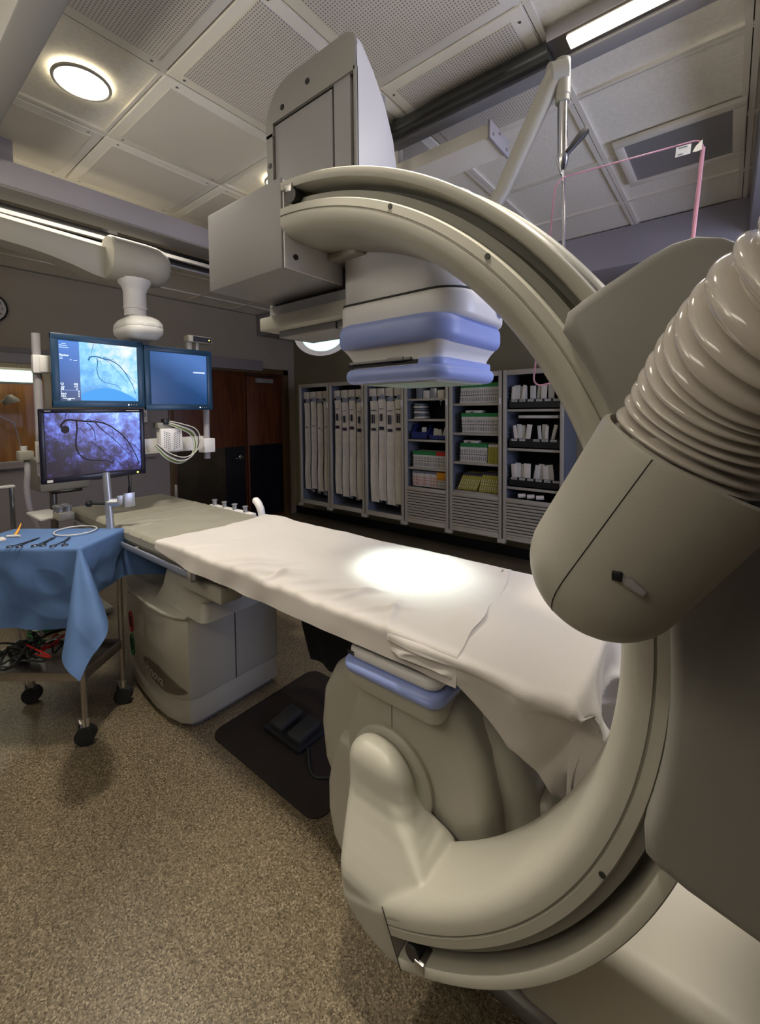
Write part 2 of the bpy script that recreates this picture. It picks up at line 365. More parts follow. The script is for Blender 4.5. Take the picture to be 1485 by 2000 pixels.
# panels and grid bars of the suspended ceiling (module 0.57 m)
mod = .57; xs = [-4.52+mod*k for k in range(13)]; ys = [-2.60+mod*k for k in range(12)]
gb = MB()
for x in xs: gb.box(x-.022, x-.0018, -2.9, YB, ZC, ZC+.02); gb.box(x+.0018, x+.022, -2.9, YB, ZC, ZC+.02)
for y in ys: gb.box(-4.8, 2.6, y-.014, y-.002, ZC+.001, ZC+.02); gb.box(-4.8, 2.6, y+.002, y+.014, ZC+.001, ZC+.02)
obj('grid_bar', gb, 'tbar', ceiling)
sh = MB()
for x in xs: sh.box(x-.003, x+.003, -2.9, YB, ZC+.008, ZC+.021)
for y in ys: sh.box(-4.8, 2.6, y-.002, y+.002, ZC+.008, ZC+.021)
obj('grid_joint', sh, 'seam', ceiling)
for i in range(len(xs)-1):
    for j in range(len(ys)-1):
        x0, x1, y0, y1 = xs[i], xs[i+1], ys[j], ys[j+1]; cx, cy = (x0+x1)/2, (y0+y1)/2
        if cy < -1.2 or cy > 3.6 or cx > .1: continue
        row = round((cx+4.235)/mod)   # rows counted from the door wall
        perf = (row in (5, 6)) and cy < 1.75
        solid = (row in (3,)) and cy > .5 and not perf or (row == 4 and .7 < cy < 1.35) or (row == 4 and cy > 1.9)
        if not (perf or solid): continue
        f = MB().box(x0+.006, x1-.006, y0+.005, y1-.005, ZC-.004, ZC+.012, .002)
        fr = obj('access_panel', f, 'tbar', ceiling)
        m_ = MB().box(x0+.05, x1-.05, y0+.045, y1-.045, ZC-.008, ZC)
        obj('perforated_sheet' if perf else 'panel_face', m_, 'perf' if perf else 'ceilp', fr)
        for a in (x0+.028, x1-.028):
            for b in (y0+.06, y1-.06): obj('screw', MB().cyl((a, b, ZC-.006), (a, b, ZC-.003), .005, 10), 'steel', fr)
wl = struct('wall_left', MB().box(XW-.12, XW, 2.1, 2.32, 0, 2.0).box(XW-.12, XW, 3.97, YB+.1, 0, 2.0).box(XW-.12, XW, -3, 4.2, 2.0, ZC)
            .box(XW-.12, XW, -3, -.4, 1.03, 2.0), 'wallp')
struct('wall_left', MB().box(XW-.12, XW, -3, 2.1, 0, 1.03), 'walll')
struct('wall_left', MB().box(XW-.001, XW+.012, 1.9, 2.325, 0, 1.62), 'walll')
struct('wall_back', MB().box(-5, 3.0, YB, YB+.12, 0, ZC), 'walld')
struct('wall_right', MB().box(2.6, 2.72, -3, YB+.1, 0, ZC), 'wallp')
struct('baseboard_back', MB().box(-4.86, 2.6, YB-.012, YB, 0, .1), 'kick')
struct('baseboard_left', MB().box(XW, XW+.012, -3, 2.3, 0, .1), 'kick')
struct('trim_1', MB().box(-4.85, 2.6, 3.50, YB, 2.455, ZC+.002, .006), 'beam')          # soffit above the cabinets
struct('trim_2', MB().box(.075, 2.6, -3, 3.50, 2.50, ZC+.002, .006), 'beam')            # bulkhead on the right
# control room window
w = struct('window_1', MB().box(XW-.05, XW+.02, -.42, 2.12, 1.0, 1.045, .004).box(XW-.05, XW+.015, -.42, 2.12, 1.985, 2.04, .004)
           .box(XW-.05, XW+.02, 2.06, 2.12, 1.03, 2.0, .004).box(XW-.05, XW+.02, -.42, -.36, 1.03, 2.0, .004), 'walll')
obj('window_pane', MB().box(XW-.03, XW-.024, -.38, 2.08, 1.03, 2.0), 'glass', w)
obj('window_sill', MB().box(XW, XW+.05, -.42, 2.14, .985, 1.01, .004), 'walll', w)
struct('wall_control_room', MB().box(-6.9, -6.85, -2, 3.6, 0, ZC), 'wallp')
struct('wall_control_room', MB().box(-6.9, XW-.12, 2.9, 2.95, 0, ZC), 'wallp')
d = struct('door_1', MB().box(-6.85, -6.80, .78, 1.66, 0, 1.93, .004), 'oak')
obj('vision_panel', MB().box(-6.80, -6.79, .90, .98, 1.05, 1.75), 'black', d)
lb = thing('light_box', (-6.79, 1.3, 1.9), 'glowing white ceiling-hung light panel seen through the control room window', 'light box')  # glowing panel added to imitate a bright reflection in the glass
obj('housing', MB().box(-6.3, -6.22, .55, 1.45, 1.80, 1.98, .01), 'enamel_grey', lb)  # back of the added reflection panel
obj('lit_face', MB().box(-6.22, -6.21, .57, 1.43, 1.82, 1.95), mat('lit_film', (.7, .9, .85), .4, emit=(.62, 1.0, .86), estr=1.1, vary=.2, vscale=8), lb)
for y in (.7, 1.3): obj('hanger', MB().cyl((-6.26, y, 1.97), (-6.26, y, ZC), .008), 'steel', lb)
# blind housing seen at the head of the window
struct('trim_3', MB().box(XW, XW+.07, -.5, 2.0, 1.90, 1.985, .006), 'beam')
# doors
DZ = 1.965
struct('door_frame', MB().box(XW-.10, XW+.03, 2.30, 2.36, 0, DZ+.07, .004).box(XW-.10, XW+.03, 3.90, 3.99, 0, DZ+.07, .004).box(XW-.10, XW+.03, 2.30, 3.99, DZ, DZ+.07, .004), 'door_frame').name = 'trim_4'
d2 = struct('door_2', MB().box(XW-.06, XW-.01, 2.365, 3.32, .01, DZ, .003), 'door')
obj('kick_plate', MB().box(XW-.012, XW-.004, 2.40, 3.00, .05, 1.02), 'kick2', d2)
obj('kick_plate', MB().box(XW-.012, XW-.004, 3.00, 3.29, .05, 1.02), 'kick', d2)
hd = obj('door_handle', MB().cyl((XW-.01, 3.22, .88), (XW+.05, 3.22, .88), .012).tube(smooth_path([(XW+.05, 3.22, .88), (XW+.055, 3.16, .88), (XW+.05, 3.10, .875)]), .011), 'chrome', d2)
obj('escutcheon', MB().lathe([(0, .03), (.006, .03), (.01, .024)], (XW-.005, 3.22, .88), (1, 0, 0)), 'chrome', hd)
d3 = struct('door_3', MB().box(XW-.06, XW-.01, 3.335, 3.90, .01, DZ, .003), 'door')
obj('kick_plate', MB().box(XW-.012, XW-.004, 3.36, 3.89, .05, 1.02), 'kick', d3)
dc = obj('door_closer', MB().box(XW-.01, XW+.05, 3.45, 3.72, 1.84, 1.90, .008), 'enamel_grey', d3)
obj('closer_arm', MB().box(XW+.01, XW+.03, 3.30, 3.80, 1.925, 1.94), 'black', dc)
struct('trim_5', MB().box(XW, XW+.06, 2.42, 3.54, 1.995, 2.125, .006), 'walll')   # pale valance box over the doors
# wall strip beyond the monitors: small thermostat and switch plates
t_ = obj('wall_monitor', MB().box(XW+.012, XW+.06, 1.88, 2.06, 1.36, 1.50, .006), 'enamel_light'); tag(t_, 'small white wall unit with black front mounted left of the wooden doors', 'wall unit')
obj('display', MB().box(XW+.06, XW+.064, 1.89, 1.98, 1.375, 1.49), 'black', t_)
obj('dial', MB().lathe([(0, .028), (.012, .026), (.016, .02)], (XW+.06, 2.02, 1.44), (1, 0, 0)), 'enamel', t_)
t_ = obj('glove_dispenser', MB().box(XW+.012, XW+.11, 1.72, 1.87, .98, 1.16, .02), 'enamel_light'); tag(t_, 'white rounded wall dispenser below the monitor bracket on the grey wall', 'dispenser')

# downlights
for k, (x, y) in enumerate(DOWNLIGHTS):
    lab = ['large round ceiling downlight at upper left, fully in view', 'round ceiling downlight partly hidden behind the tall detector housing'][k] if k < 2 else None
    if k >= 2: lab = 'round ceiling downlight beyond the part of the ceiling in view'  # fixtures added out of view for their light
    L_ = thing('downlight', (x, y, ZC), lab, 'ceiling light', 'round ceiling downlights')
    obj('trim_ring', MB().tube([(x+.092*math.cos(a), y+.092*math.sin(a), ZC-.004) for a in [2*PI*q/48 for q in range(48)]], .007, 8, closed=True), 'enamel', L_)
    obj('diffuser', MB().lathe([(0, .088), (.002, .088)], (x, y, ZC-.007), (0, 0, 1), 48), 'lamp', L_)
L_ = thing('downlight', (-.47, .60, ZC), 'round downlight just outside the view above the near side of the arm', 'ceiling light', 'round ceiling downlights')  # unseen fixture added for the spot on the lower arc
obj('diffuser', MB().lathe([(0, .088), (.002, .088)], (-.47, .60, ZC-.005), (0, 0, 1), 48), 'lamp', L_)
L_ = thing('downlight', (.42, 1.75, 2.5), 'round downlight in the bulkhead right of the view', 'ceiling light', 'round ceiling downlights')
obj('diffuser', MB().lathe([(0, .088), (.002, .088)], (.42, 1.75, 2.495), (0, 0, 1), 48), 'lamp', L_)
for x in (-.6, -2.4):  # unseen ceiling lights added to brighten the arm's near side
    L_ = thing('troffer', (x, -1.3, ZC), 'rectangular recessed ceiling light behind the viewpoint', 'ceiling light', 'recessed ceiling lights')
    obj('frame', MB().box(x-.6, x+.6, -1.6, -1.0, ZC-.012, ZC+.01, .004), 'tbar', L_)
    obj('diffuser', MB().box(x-.56, x+.56, -1.56, -1.04, ZC-.016, ZC-.010), 'tube', L_)
# air vent on the ceiling right
v = thing('ceiling_vent', (-.2, 2.62, ZC), 'rectangular grey return air vent with white frame in the right ceiling', 'air vent')
vf = MB()
for a, b, c, e_ in ((-.46, .035, 2.375, 2.42), (-.46, .035, 2.83, 2.875), (-.46, -.42, 2.42, 2.83), (-.01, .035, 2.42, 2.83)): vf.box(a, b, c, e_, ZC-.016, ZC+.004, .003)
obj('frame', vf, 'tbar', v)
obj('grille', MB().box(-.42, -.01, 2.42, 2.83, ZC-.008, ZC), 'panel_grey', v)
# dark rail and fluorescent slot along the ceiling
r_ = thing('ceiling_track', (-.9, 1.58, ZC), 'long dark grey metal ceiling track running behind the detector housing', 'ceiling track')
obj('channel', MB().box(-2.0, .07, 1.635, 1.70, ZC-.055, ZC, .004), 'panel_grey', r_)
obj('pipe', MB().cyl((-2.0, 1.575, ZC-.05), (-.50, 1.575, ZC-.05), .034), mat('dark_track_metal', (.06, .06, .055), .35, .6, vary=.1), r_)
for x in (-1.6, -1.05, -.52): obj('clamp', MB().box(x-.01, x+.01, 1.60, 1.62, ZC-.065, ZC, .003), 'steel', r_)
r_ = thing('strip_light', (-.2, 1.575, ZC), 'bright fluorescent strip light in the upper right ceiling slot', 'ceiling light')
obj('housing', MB().box(-.50, .07, 1.53, 1.62, ZC-.05, ZC, .004), 'steel', r_)
obj('diffuser', MB().box(-.44, .06, 1.548, 1.602, ZC-.058, ZC-.048, .003), 'tube', r_)
# white ceiling-mounted beam box beyond the arc
r_ = thing('suspension_beam', (-1.1, 1.85, ZC), 'white ceiling-hung beam box beyond the arc of the arm', 'ceiling beam')
obj('body', MB().box(-2.1, -.745, 1.625, 1.785, 2.505, 2.562, .004), 'tbar', r_)
obj('end_plate', MB().box(-.747, -.735, 1.615, 1.80, 2.498, 2.568, .004), 'beam', r_)
for a, b in ((1.64, 2.52), (1.77, 2.52), (1.70, 2.55)): obj('bolt', MB().cyl((-.736, a, b), (-.732, a, b), .006), 'steel', r_)
for x in (-1.9, -1.25): obj('hanger', MB().box(x-.02, x+.02, 1.69, 1.73, 2.56, ZC), 'tbar', r_)

# ------------------------------------------------------------------ ceiling rails on the left
r_ = thing('suspension_rail', (-2.63, 1.0, 2.6), 'lilac grey monitor suspension rail crossing the left ceiling', 'ceiling rail', None)
obj('beam', MB().box(-2.70, -2.56, .445, 2.05, 2.48, 2.60, .006), 'beam', r_)
for y in (.52, 1.98): obj('hanger', MB().box(-2.66, -2.60, y-.04, y+.04, 2.60, ZC, .004), 'beam', r_)
obj('lower_lip', MB().box(-2.705, -2.552, .445, 2.05, 2.47, 2.482, .003), 'enamel_grey', r_)
r_ = thing('suspension_rail', (-3.25, 1.3, 2.6), 'dark twin track rail above the monitor support arm', 'ceiling rail', None)
obj('beam', MB().box(-3.34, -3.20, .445, 3.0, 2.585, 2.64, .004), 'kick', r_)
obj('flange', MB().box(-3.20, -3.17, .445, 3.0, 2.575, 2.60, .003).box(-3.37, -3.34, .445, 3.0, 2.575, 2.60, .003), 'enamel_light', r_)
for y in (.5, 1.2, 2.6): obj('hanger', MB().box(-3.32, -3.22, y-.03, y+.03, 2.63, ZC, .004), 'beam', r_)
for y0, y1, lab in ((-.1, 1.42, 'long fluorescent strip glowing behind the lilac ceiling rail'), (1.50, 1.60, 'short bright ceiling light at the end of the strip near the detector box')):
    r_ = thing('strip_light', (-2.95, (y0+y1)/2, ZC), lab, 'ceiling light')
    obj('housing', MB().box(-3.0, -2.86, y0, y1, ZC-.03, ZC, .004), 'tbar', r_)
    obj('diffuser', MB().box(-2.985, -2.875, y0+.02, y1-.02, ZC-.036, ZC-.028, .002), 'tube', r_)
# overhead rail nearest the viewer, top-left corner
r_ = thing('suspension_rail', (-1.9, .42, 2.6), 'wide tan ceiling rail cutting across the top left corner', 'ceiling rail', None)
obj('beam', MB().box(-3.1, -.9, .345, .435, 2.545, 2.66, .006), 'enamel_grey', r_)
for x in (-3.0, -1.15): obj('hanger', MB().box(x-.05, x+.05, .36, .42, 2.65, ZC), 'beam', r_)

# unseen uplighter added behind the viewpoint to brighten the ceiling
ul = thing('floor_uplight', (-1.6, -.9, 0), 'tall floor uplighter standing behind the viewpoint', 'floor lamp')
obj('base', MB().lathe([(0, .16), (.02, .16), (.03, .03)], (-1.6, -.9, 0), (0, 0, 1)), 'enamel_grey', ul)
obj('pole', MB().cyl((-1.6, -.9, .02), (-1.6, -.9, 1.78), .014), 'steel', ul)
obj('bowl', MB().lathe([(0, .03), (.03, .16), (.05, .26), (.052, .26)], (-1.6, -.9, 1.77), (0, 0, 1)), 'enamel_grey', ul)
# wall clock
ck = thing('wall_clock', (XW, .80, 2.355), 'round white wall clock with black rim high on the left wall', 'clock')
obj('case', MB().lathe([(0, .128), (.03, .128), (.036, .120), (.03, .112)], (XW, .83, 2.355), (1, 0, 0), 48), 'black', ck)
fc = obj('dial', MB().lathe([(.024, .114), (.032, .114)], (XW, .83, 2.355), (1, 0, 0), 48), 'paper', ck)
for h in range(1, 13):
    a = PI/2-h*PI/6
    text('numeral', str(h), .032, 'ink', fc, (XW+.0325, .83+.088*math.cos(a), 2.355+.088*math.sin(a)-.011), (0, 1, 0), (0, 0, 1), 'CENTER')
obj('hand', MB().box(XW+.033, XW+.035, .827, .833, 2.355, 2.43), 'ink', ck)
obj('hand', MB().box(XW+.033, XW+.035, .83, .88, 2.351, 2.359), 'ink', ck)

# ================================================================== ANGIOGRAPHY C-ARM
CX, CY, CZ = -.9207, .71, 1.0892      # centre of the arc, near face plane
G = thing('c_arm_system', (.35, 1.1, 0), 'large cream C-shaped X-ray arm with detector above and tube below the table', 'x-ray machine')
def sweep(prof, a0, a1, n):
    t = bmesh.new(); rings = []
    for k in range(n+1):
        a = a0+(a1-a0)*k/n
        rings.append([t.verts.new((CX+r*math.cos(a), y, CZ+r*math.sin(a))) for y, r in prof])
    m = len(prof)
    for A, B in zip(rings, rings[1:]):
        for k in range(m): t.faces.new((A[k], A[(k+1) % m], B[(k+1) % m], B[k]))
    t.faces.new(rings[0]); t.faces.new(rings[-1][::-1]); bmesh.ops.recalc_face_normals(t, faces=t.faces[:])
    mb = MB(); mb._merge(t); return mb
RD = math.radians
A0, A1 = RD(87.2), RD(-65.0)
prof = [(.885, .798), (.752, .798), (.736, .800), (.723, .806), (.714, .816), (.7105, .828), (.710, .845), (.714, .846), (.714, .849), (.710, .850), (.710, .866), (.718, .870), (.890, .872)]
arc = obj('arc', sweep(prof, A0, A1, 120), 'enamel', G)
arc2 = obj('arc_channel', sweep([(.718, .868), (.726, .872), (.733, .889), (.790, .892), (.790, .910), (.885, .910), (.885, .868)], A0, A1, 120), 'channel', G)
arc3 = obj('outer_rim', sweep([(.80, .9075), (.722, .9075), (.712, .910), (.710, .914), (.710, .928), (.712, .930), (.750, .931), (.762, .928), (.775, .928), (.783, .938), (.80, .944), (.885, .944), (.890, .93), (.890, .906)], A0, A1, 120), 'enamel', G)
obj('chrome_edge', sweep([(.752, .9315), (.752, .935), (.758, .935), (.758, .9315)], A0, RD(-40), 120), 'chrome', arc3)
for a in (63.5, 46.5, -24.6):
    r = .861; x, z = CX+r*math.cos(RD(a)), CZ+r*math.sin(RD(a)); sw = MB().lathe([(0, .0052), (.002, .0052)], (x, .7085, z), (0, 1, 0), 16)
    obj('screw', sw, 'seam', arc)
# travel stops in the channel
for a in (84.5, -61.5):
    r = .888; x, z = CX+r*math.cos(RD(a)), CZ+r*math.sin(RD(a))
    st = obj('travel_stop', MB().lathe([(0, .017), (.03, .017), (.034, .013)], (x, .708, z), (0, 1, 0), 20), 'black', G)
    r = .908; x, z = CX+r*math.cos(RD(a+.6)), CZ+r*math.sin(RD(a+.6))
    obj('stop_bracket', MB().box(x-.012, x+.012, .706, .745, z-.01, z+.01, .003), 'steel', st)
# end box at the top of the arm
bx = obj('end_box', MB().box(-1.216, -.876, .71, .94, 1.81, 2.034, .006), 'panel_grey', G)
obj('side_cover', MB().box(-.878, -.872, .716, .925, 1.812, 2.028, .002), 'enamel_light', bx)
obj('screw', MB().cyl((-.874, .75, 1.845), (-.868, .75, 1.845), .007), 'seam', bx)
# foot under the arc holding the detector carriage
obj('carriage_foot', MB().prism(rrect(-.93, -.76, .865, .96, .02), 'z', 1.865, 1.885, .006), 'enamel', G)
# detector column housing
col = obj('column_panel', MB().box(-1.19, -.845, .955, 1.10, 1.70, 2.42, .003), 'panel_grey', G)
hp = rrect(-1.225, -.825, 1.74, 2.505, [.0, .0, .05, .09], 10)
# housing: front rim plate plus curved shell behind it
def shell():
    t = bmesh.new(); out = rrect(-1.225, -.825, 1.84, 2.515, [0, 0, .045, .12], 10)
    n = len(out); rings = []
    for y, f in ((.945, 1), (.97, 1), (1.02, .93), (1.07, .83), (1.11, .70), (1.135, .52), (1.145, .30), (1.15, .0)):
        rings.append([t.verts.new((x, y, 1.84+(z-1.84)*f if z > 1.84 else z)) for x, z in out])
    for A, B in zip(rings, rings[1:]):
        for k in range(n): t.faces.new((A[k], A[(k+1) % n], B[(k+1) % n], B[k]))
    bmesh.ops.recalc_face_normals(t, faces=t.faces[:]); mb = MB(); mb._merge(t); return mb
hs = obj('column_housing', shell(), 'enamel_light', G)
def frame_mb():
    """rim plate with the rectangular opening"""
    t = bmesh.new(); out = rrect(-1.225, -.825, 1.74, 2.515, [0, 0, .045, .12], 10)
    mb = MB()
    # top band, left band
    top = [p for p in out if p[1] > 2.3]
    poly = [(-.829, 2.36)]+[(-.829, 2.46)]+[(x, z) for x, z in top if x > -.87 and z > 2.46][0:]
    poly = [(-.829, 2.40)]+[(min(x, -.829), z) for x, z in top]+[(-1.225, 2.335), (-1.18, 2.335)]
    mb.prism([(-.829, 2.40)]+[(x, z) for x, z in out if z > 2.35]+[(-1.225, 2.36), (-1.19, 2.36), (-1.19, 2.40)], 'y', .938, .948)
    mb.box(-1.225, -1.193, .938, .948, 1.74, 2.37); mb.box(-.833, -.825, .938, .948, 1.74, 2.41)
    t.free(); return mb
fr = obj('housing_rim', frame_mb(), 'enamel_grey', G)
for x, z in ((-1.14, 2.43), (-1.02, 2.455), (-1.209, 2.27)): obj('screw_hole', MB().cyl((x, .936, z), (x, .94, z), .009), 'black', fr)
obj('panel_face', MB().box(-1.19, -.925, .946, .956, 1.70, 2.395, .002), 'panel_grey', col)
obj('panel_strip', MB().box(-.915, -.85, .943, .956, 1.70, 2.405, .002), 'panel_grey', col)
obj('panel_gap', MB().box(-.925, -.915, .95, .956, 1.70, 2.40), 'seam', col)
# carriage tray below the column
ct = obj('carriage_tray', MB().box(-1.235, -.82, .90, 1.17, 1.722, 1.765, .005), 'enamel', G)
obj('tray_window', MB().box(-1.21, -.85, .925, .93, 1.765, 1.80), 'panel_grey', ct)
# detector head: white body, collar, waist, lower ring
BX, BY = -.67, 1.02
def slab(z0, z1, hx, hy, r, bev, cx=BX, cy=BY, seg=4): return MB().prism(rrect(cx-hx, cx+hx, cy-hy, cy+hy, r, 8), 'z', z0, z1, bev, seg)
dh = obj('detector_body', MB().prism(rrect(-.845, -.49, .895, 1.20, [.02, .09, .12, .05], 8), 'z', 1.735, 1.98, .012, 3), 'enamel_light', G)
db = obj('detector_shroud', MB().prism(rrect(-.85, -.475, .88, 1.215, [.03, .08, .12, .05], 8), 'z', 1.672, 1.738, .012, 3), 'enamel_light', G)
obj('shroud_seam', MB().prism(rrect(-.849, -.478, .883, 1.212, [.03, .08, .12, .05], 8), 'z', 1.7365, 1.7405), 'seam', db)
obj('release_knob', MB().lathe([(0, .02), (.006, .02), (.01, .015)], (-.476, 1.10, 1.71), (1, 0, 0), 24), 'blue', db)
obj('detector_collar', slab(1.612, 1.678, .180, .180, .075, .022), 'blue', G, label='periwinkle blue collar')
def waist():
    t = bmesh.new(); rings = []
    for z, h in ((1.615, .160), (1.60, .150), (1.585, .143), (1.565, .141), (1.55, .143)):
        rings.append([t.verts.new((x, y, z)) for x, y in rrect(BX-h, BX+h, BY-h, BY+h, .035, 8)])
    n = len(rings[0])
    for A, B in zip(rings, rings[1:]):
        for k in range(n): t.faces.new((A[k], A[(k+1) % n], B[(k+1) % n], B[k]))
    t.faces.new(rings[0]); t.faces.new(rings[-1][::-1]); bmesh.ops.recalc_face_normals(t, faces=t.faces[:]); mb = MB(); mb._merge(t); return mb
ws = obj('detector_waist', waist(), 'enamel_light', G)
obj('grid_handle', MB().box(-.80, -.60, BY-.152, BY-.143, 1.574, 1.581, .002).box(-.67, -.62, BY-.156, BY-.148, 1.573, 1.583, .003), 'panel_grey', ws)
obj('grid_slot', MB().box(-.81, -.55, BY-.1455, BY-.1400, 1.566, 1.574), 'black', ws)
rg = obj('detector_ring', slab(1.524, 1.562, .162, .162, .055, .0175), 'blue', G, label='periwinkle blue lower ring')
obj('detector_ring_band', MB().prism(rrect(-.60, BX+.150, BY-.150, BY+.150, .035, 8), 'z', 1.555, 1.577, .003), 'blue', ws)
fc = obj('detector_face', MB().prism(rrect(BX-.118, BX+.118, BY-.118, BY+.118, .012), 'z', 1.521, 1.526), 'face', G)
obj('face_border', MB().prism(rrect(BX-.128, BX+.128, BY-.128, BY+.128, .014), 'z', 1.5225, 1.5265), 'sheet', fc)

# lower end of the arc: upright and elbow to the tube
def lerp_tab(T, z):
    if z <= T[0][0]: return T[0][1:]
    for a, b in zip(T, T[1:]):
        if z <= b[0]:
            t_ = (z-a[0])/(b[0]-a[0]); return [p+(q-p)*t_ for p, q in zip(a[1:], b[1:])]
    return T[-1][1:]
# tapered continuation of the arc, then the upright rising from it
def end_rings():
    t = bmesh.new(); rings = []
    for a, ro in ((-65.15, .931), (-67, .926), (-69, .912), (-71, .892), (-72.8, .868), (-74.2, .845), (-75.1, .824), (-75.6, .808)):
        c, s_ = math.cos(RD(a)), math.sin(RD(a)); k = min(1, (ro-.798)/.05); e = .710+.02*(1-k)
        rings.append([t.verts.new((CX+r*c, y, CZ+r*s_)) for y, r in ((.888, .797), (.752, .797), (.736, .799), (.723, .797+.008*k), (e+.004, .798+.018*k), (e+.0005, .798+.030*k), (e, ro-.010*k), (e+.003, ro-.003*k), (e+.010, ro), (.888, ro))])
    for A, B in zip(rings, rings[1:]):
        for k in range(len(A)): t.faces.new((A[k], A[(k+1) % len(A)], B[(k+1) % len(A)], B[k]))
    t.faces.new(rings[0]); t.faces.new(rings[-1][::-1]); bmesh.ops.recalc_face_normals(t, faces=t.faces[:]); mb = MB(); mb._merge(t); return mb
# height, left, right, near face, corner radius
TAB = [(.262, -.690, -.600, .722, .02), (.28, -.703, -.590, .717, .026), (.30, -.714, -.575, .714, .030), (.335, -.727, -.550, .713, .034), (.352, -.733, -.535, .718, .036), (.366, -.738, -.515, .726, .038),
       (.385, -.745, -.490, .738, .04), (.41, -.755, -.498, .755, .042), (.44, -.766, -.538, .774, .048), (.47, -.776, -.572, .790, .056), (.50, -.783, -.580, .797, .06), (.535, -.786, -.582, .800, .065)]
zs = [.262, .27, .28, .29, .30, .318, .335, .343, .352, .359, .366, .375, .385, .397, .41, .425, .44, .455, .47, .485, .50, .518, .535]
t = bmesh.new(); rings = []
for z in zs:
    xl, xr, yn, cr = lerp_tab(TAB, z); q_ = max(0, min(1, (z-.40)/.10)); rings.append([t.verts.new((x, y, z)) for x, y in rrect(xl, xr, yn, .90, [cr, .006+(cr-.006)*q_, .004, .004], 8)])
for k in range(1, 13):                       # domed top
    a = PI/2*k/12*.985; c, s_ = math.cos(a), math.sin(a)
    xm, hw = -.684, .102*c; yn = .80+.085*(1-c)**.9
    rings.append([t.verts.new((x, y, .535+.102*s_)) for x, y in rrect(xm-hw, xm+hw, yn, .90, [.065*c, .065*c, .004*c, .004*c], 8)])
for A, B in zip(rings, rings[1:]):
    for k in range(len(A)): t.faces.new((A[k], A[(k+1) % len(A)], B[(k+1) % len(A)], B[k]))
t.faces.new(rings[0]); t.faces.new(rings[-1][::-1]); bmesh.ops.recalc_face_normals(t, faces=t.faces[:])
for v_ in t.verts:
    f_ = max(0, min(1, (v_.co.z-.42)/.12)); dy = max(0, v_.co.y-.80); v_.co.x -= .28*dy*f_; v_.co.z -= .72*dy*f_
mb = MB(); mb._merge(t); mb._merge(end_rings().bm)
t = bmesh.new(); rings = []
for k in range(25):
    a = RD(-46-19.5*k/24); o_ = .0022*(1-k/24)**1.0-.0006; c, s_ = math.cos(a), math.sin(a)
    rings.append([t.verts.new((CX+r*c, y, CZ+r*s_)) for y, r in ((.888-o_, .798+o_), (.752, .798+o_), (.736, .800+o_), (.723+o_*.5, .806+o_*.8), (.714+o_*.8, .816+o_*.5), (.7105+o_, .828), (.710+o_, .840), (.888-o_, .840))])
for A, B in zip(rings, rings[1:]):
    for k in range(8): t.faces.new((A[k], A[(k+1) % 8], B[(k+1) % 8], B[k]))
t.faces.new(rings[0]); t.faces.new(rings[-1][::-1]); bmesh.ops.recalc_face_normals(t, faces=t.faces[:]); mb._merge(t)
tmp = obj('tmp_union', mb, 'enamel', None)
rm = tmp.modifiers.new('r', 'REMESH'); rm.mode = 'VOXEL'; rm.voxel_size = .0035; rm.use_smooth_shade = True
sm_ = tmp.modifiers.new('s', 'SMOOTH'); sm_.factor = .6; sm_.iterations = 14
bpy.context.view_layer.update()
me_ = bpy.data.meshes.new_from_object(tmp.evaluated_get(bpy.context.evaluated_depsgraph_get()))
bpy.data.objects.remove(tmp)
for v_ in me_.vertices: v_.co -= G.location
me_.name = 'tube_upright'; me_.materials.clear(); me_.materials.append(MT['enamel'])
for p_ in me_.polygons: p_.use_smooth = True
endp = bpy.data.objects.new('tube_upright', me_); COL.objects.link(endp); endp.parent = G
obj('cover_seam', MB().tube([(CX+r*math.cos(RD(-65)), .7095, CZ+r*math.sin(RD(-65))) for r in (.812, .84, .87, .90, .932)], .0012, 6), 'seam', endp)
obj('elbow_flange', MB().lathe([(0, .118), (.004, .128), (.012, .134), (.022, .134), (.032, .128), (.036, .118)], (-.70, .888, .455), (0, 1, 0), 56), 'enamel', G)
obj('lower_bulge', MB().prism([(-.93, .44), (-.965, .36), (-.985, .27), (-.985, .18), (-.965, .10), (-.92, .05), (-.6, .04), (-.6, .44)], 'y', .93, 1.05, .03, 4), 'enamel', G)
# X-ray tube housing
th = obj('tube_housing', MB().prism([(-1.06, .28), (-1.075, .40), (-1.06, .52), (-1.01, .61), (-.93, .665), (-.84, .70), (-.54, .70), (-.47, .675), (-.40, .62), (-.35, .54), (-.325, .45), (-.325, .36), (-.35, .25), (-.45, .17), (-.62, .13), (-.85, .14), (-1.0, .19)], 'y', .975, 1.22, .06, 8), 'enamel', G)
fb = obj('tube_front_block', MB().prism([(-.885, .20), (-.885, .50), (-.84, .68), (-.84, .735), (-.535, .735), (-.49, .69), (-.44, .61), (-.41, .50), (-.40, .38), (-.42, .25), (-.5, .18), (-.8, .16)], 'y', .912, 1.02, .045, 8, only='a'), 'enamel', G)
obj('side_boss', MB().prism(rrect(-.38, -.30, .26, .50, .03), 'y', 1.02, 1.17, .025, 5), 'enamel', th)
obj('tube_collar_base', MB().prism(rrect(-.825, -.525, .862, 1.17, .03), 'z', .69, .735, .008), 'enamel', G)
obj('tube_seam', MB().box(-.7005, -.699, .9112, .92, .56, .70), 'seam', fb)
for x in (-.80, -.585): obj('screw', MB().cyl((x, .910, .655), (x, .918, .655), .006), 'steel', fb)
obj('tube_bumper', MB().prism(rrect(-.835, -.515, .848, 1.18, .04, 8), 'z', .733, .768, .016, 5), 'blue', G, label='periwinkle blue bumper')
cv = obj('collimator_cover', MB().prism(rrect(-.822, -.528, .862, 1.17, .035, 8), 'z', .768, .80, .014, 4), 'enamel_light', G)
obj('cover_vent', MB().box(-.815, -.79, .8605, .864, .786, .789).box(-.815, -.79, .8605, .864, .780, .783), 'seam', cv)

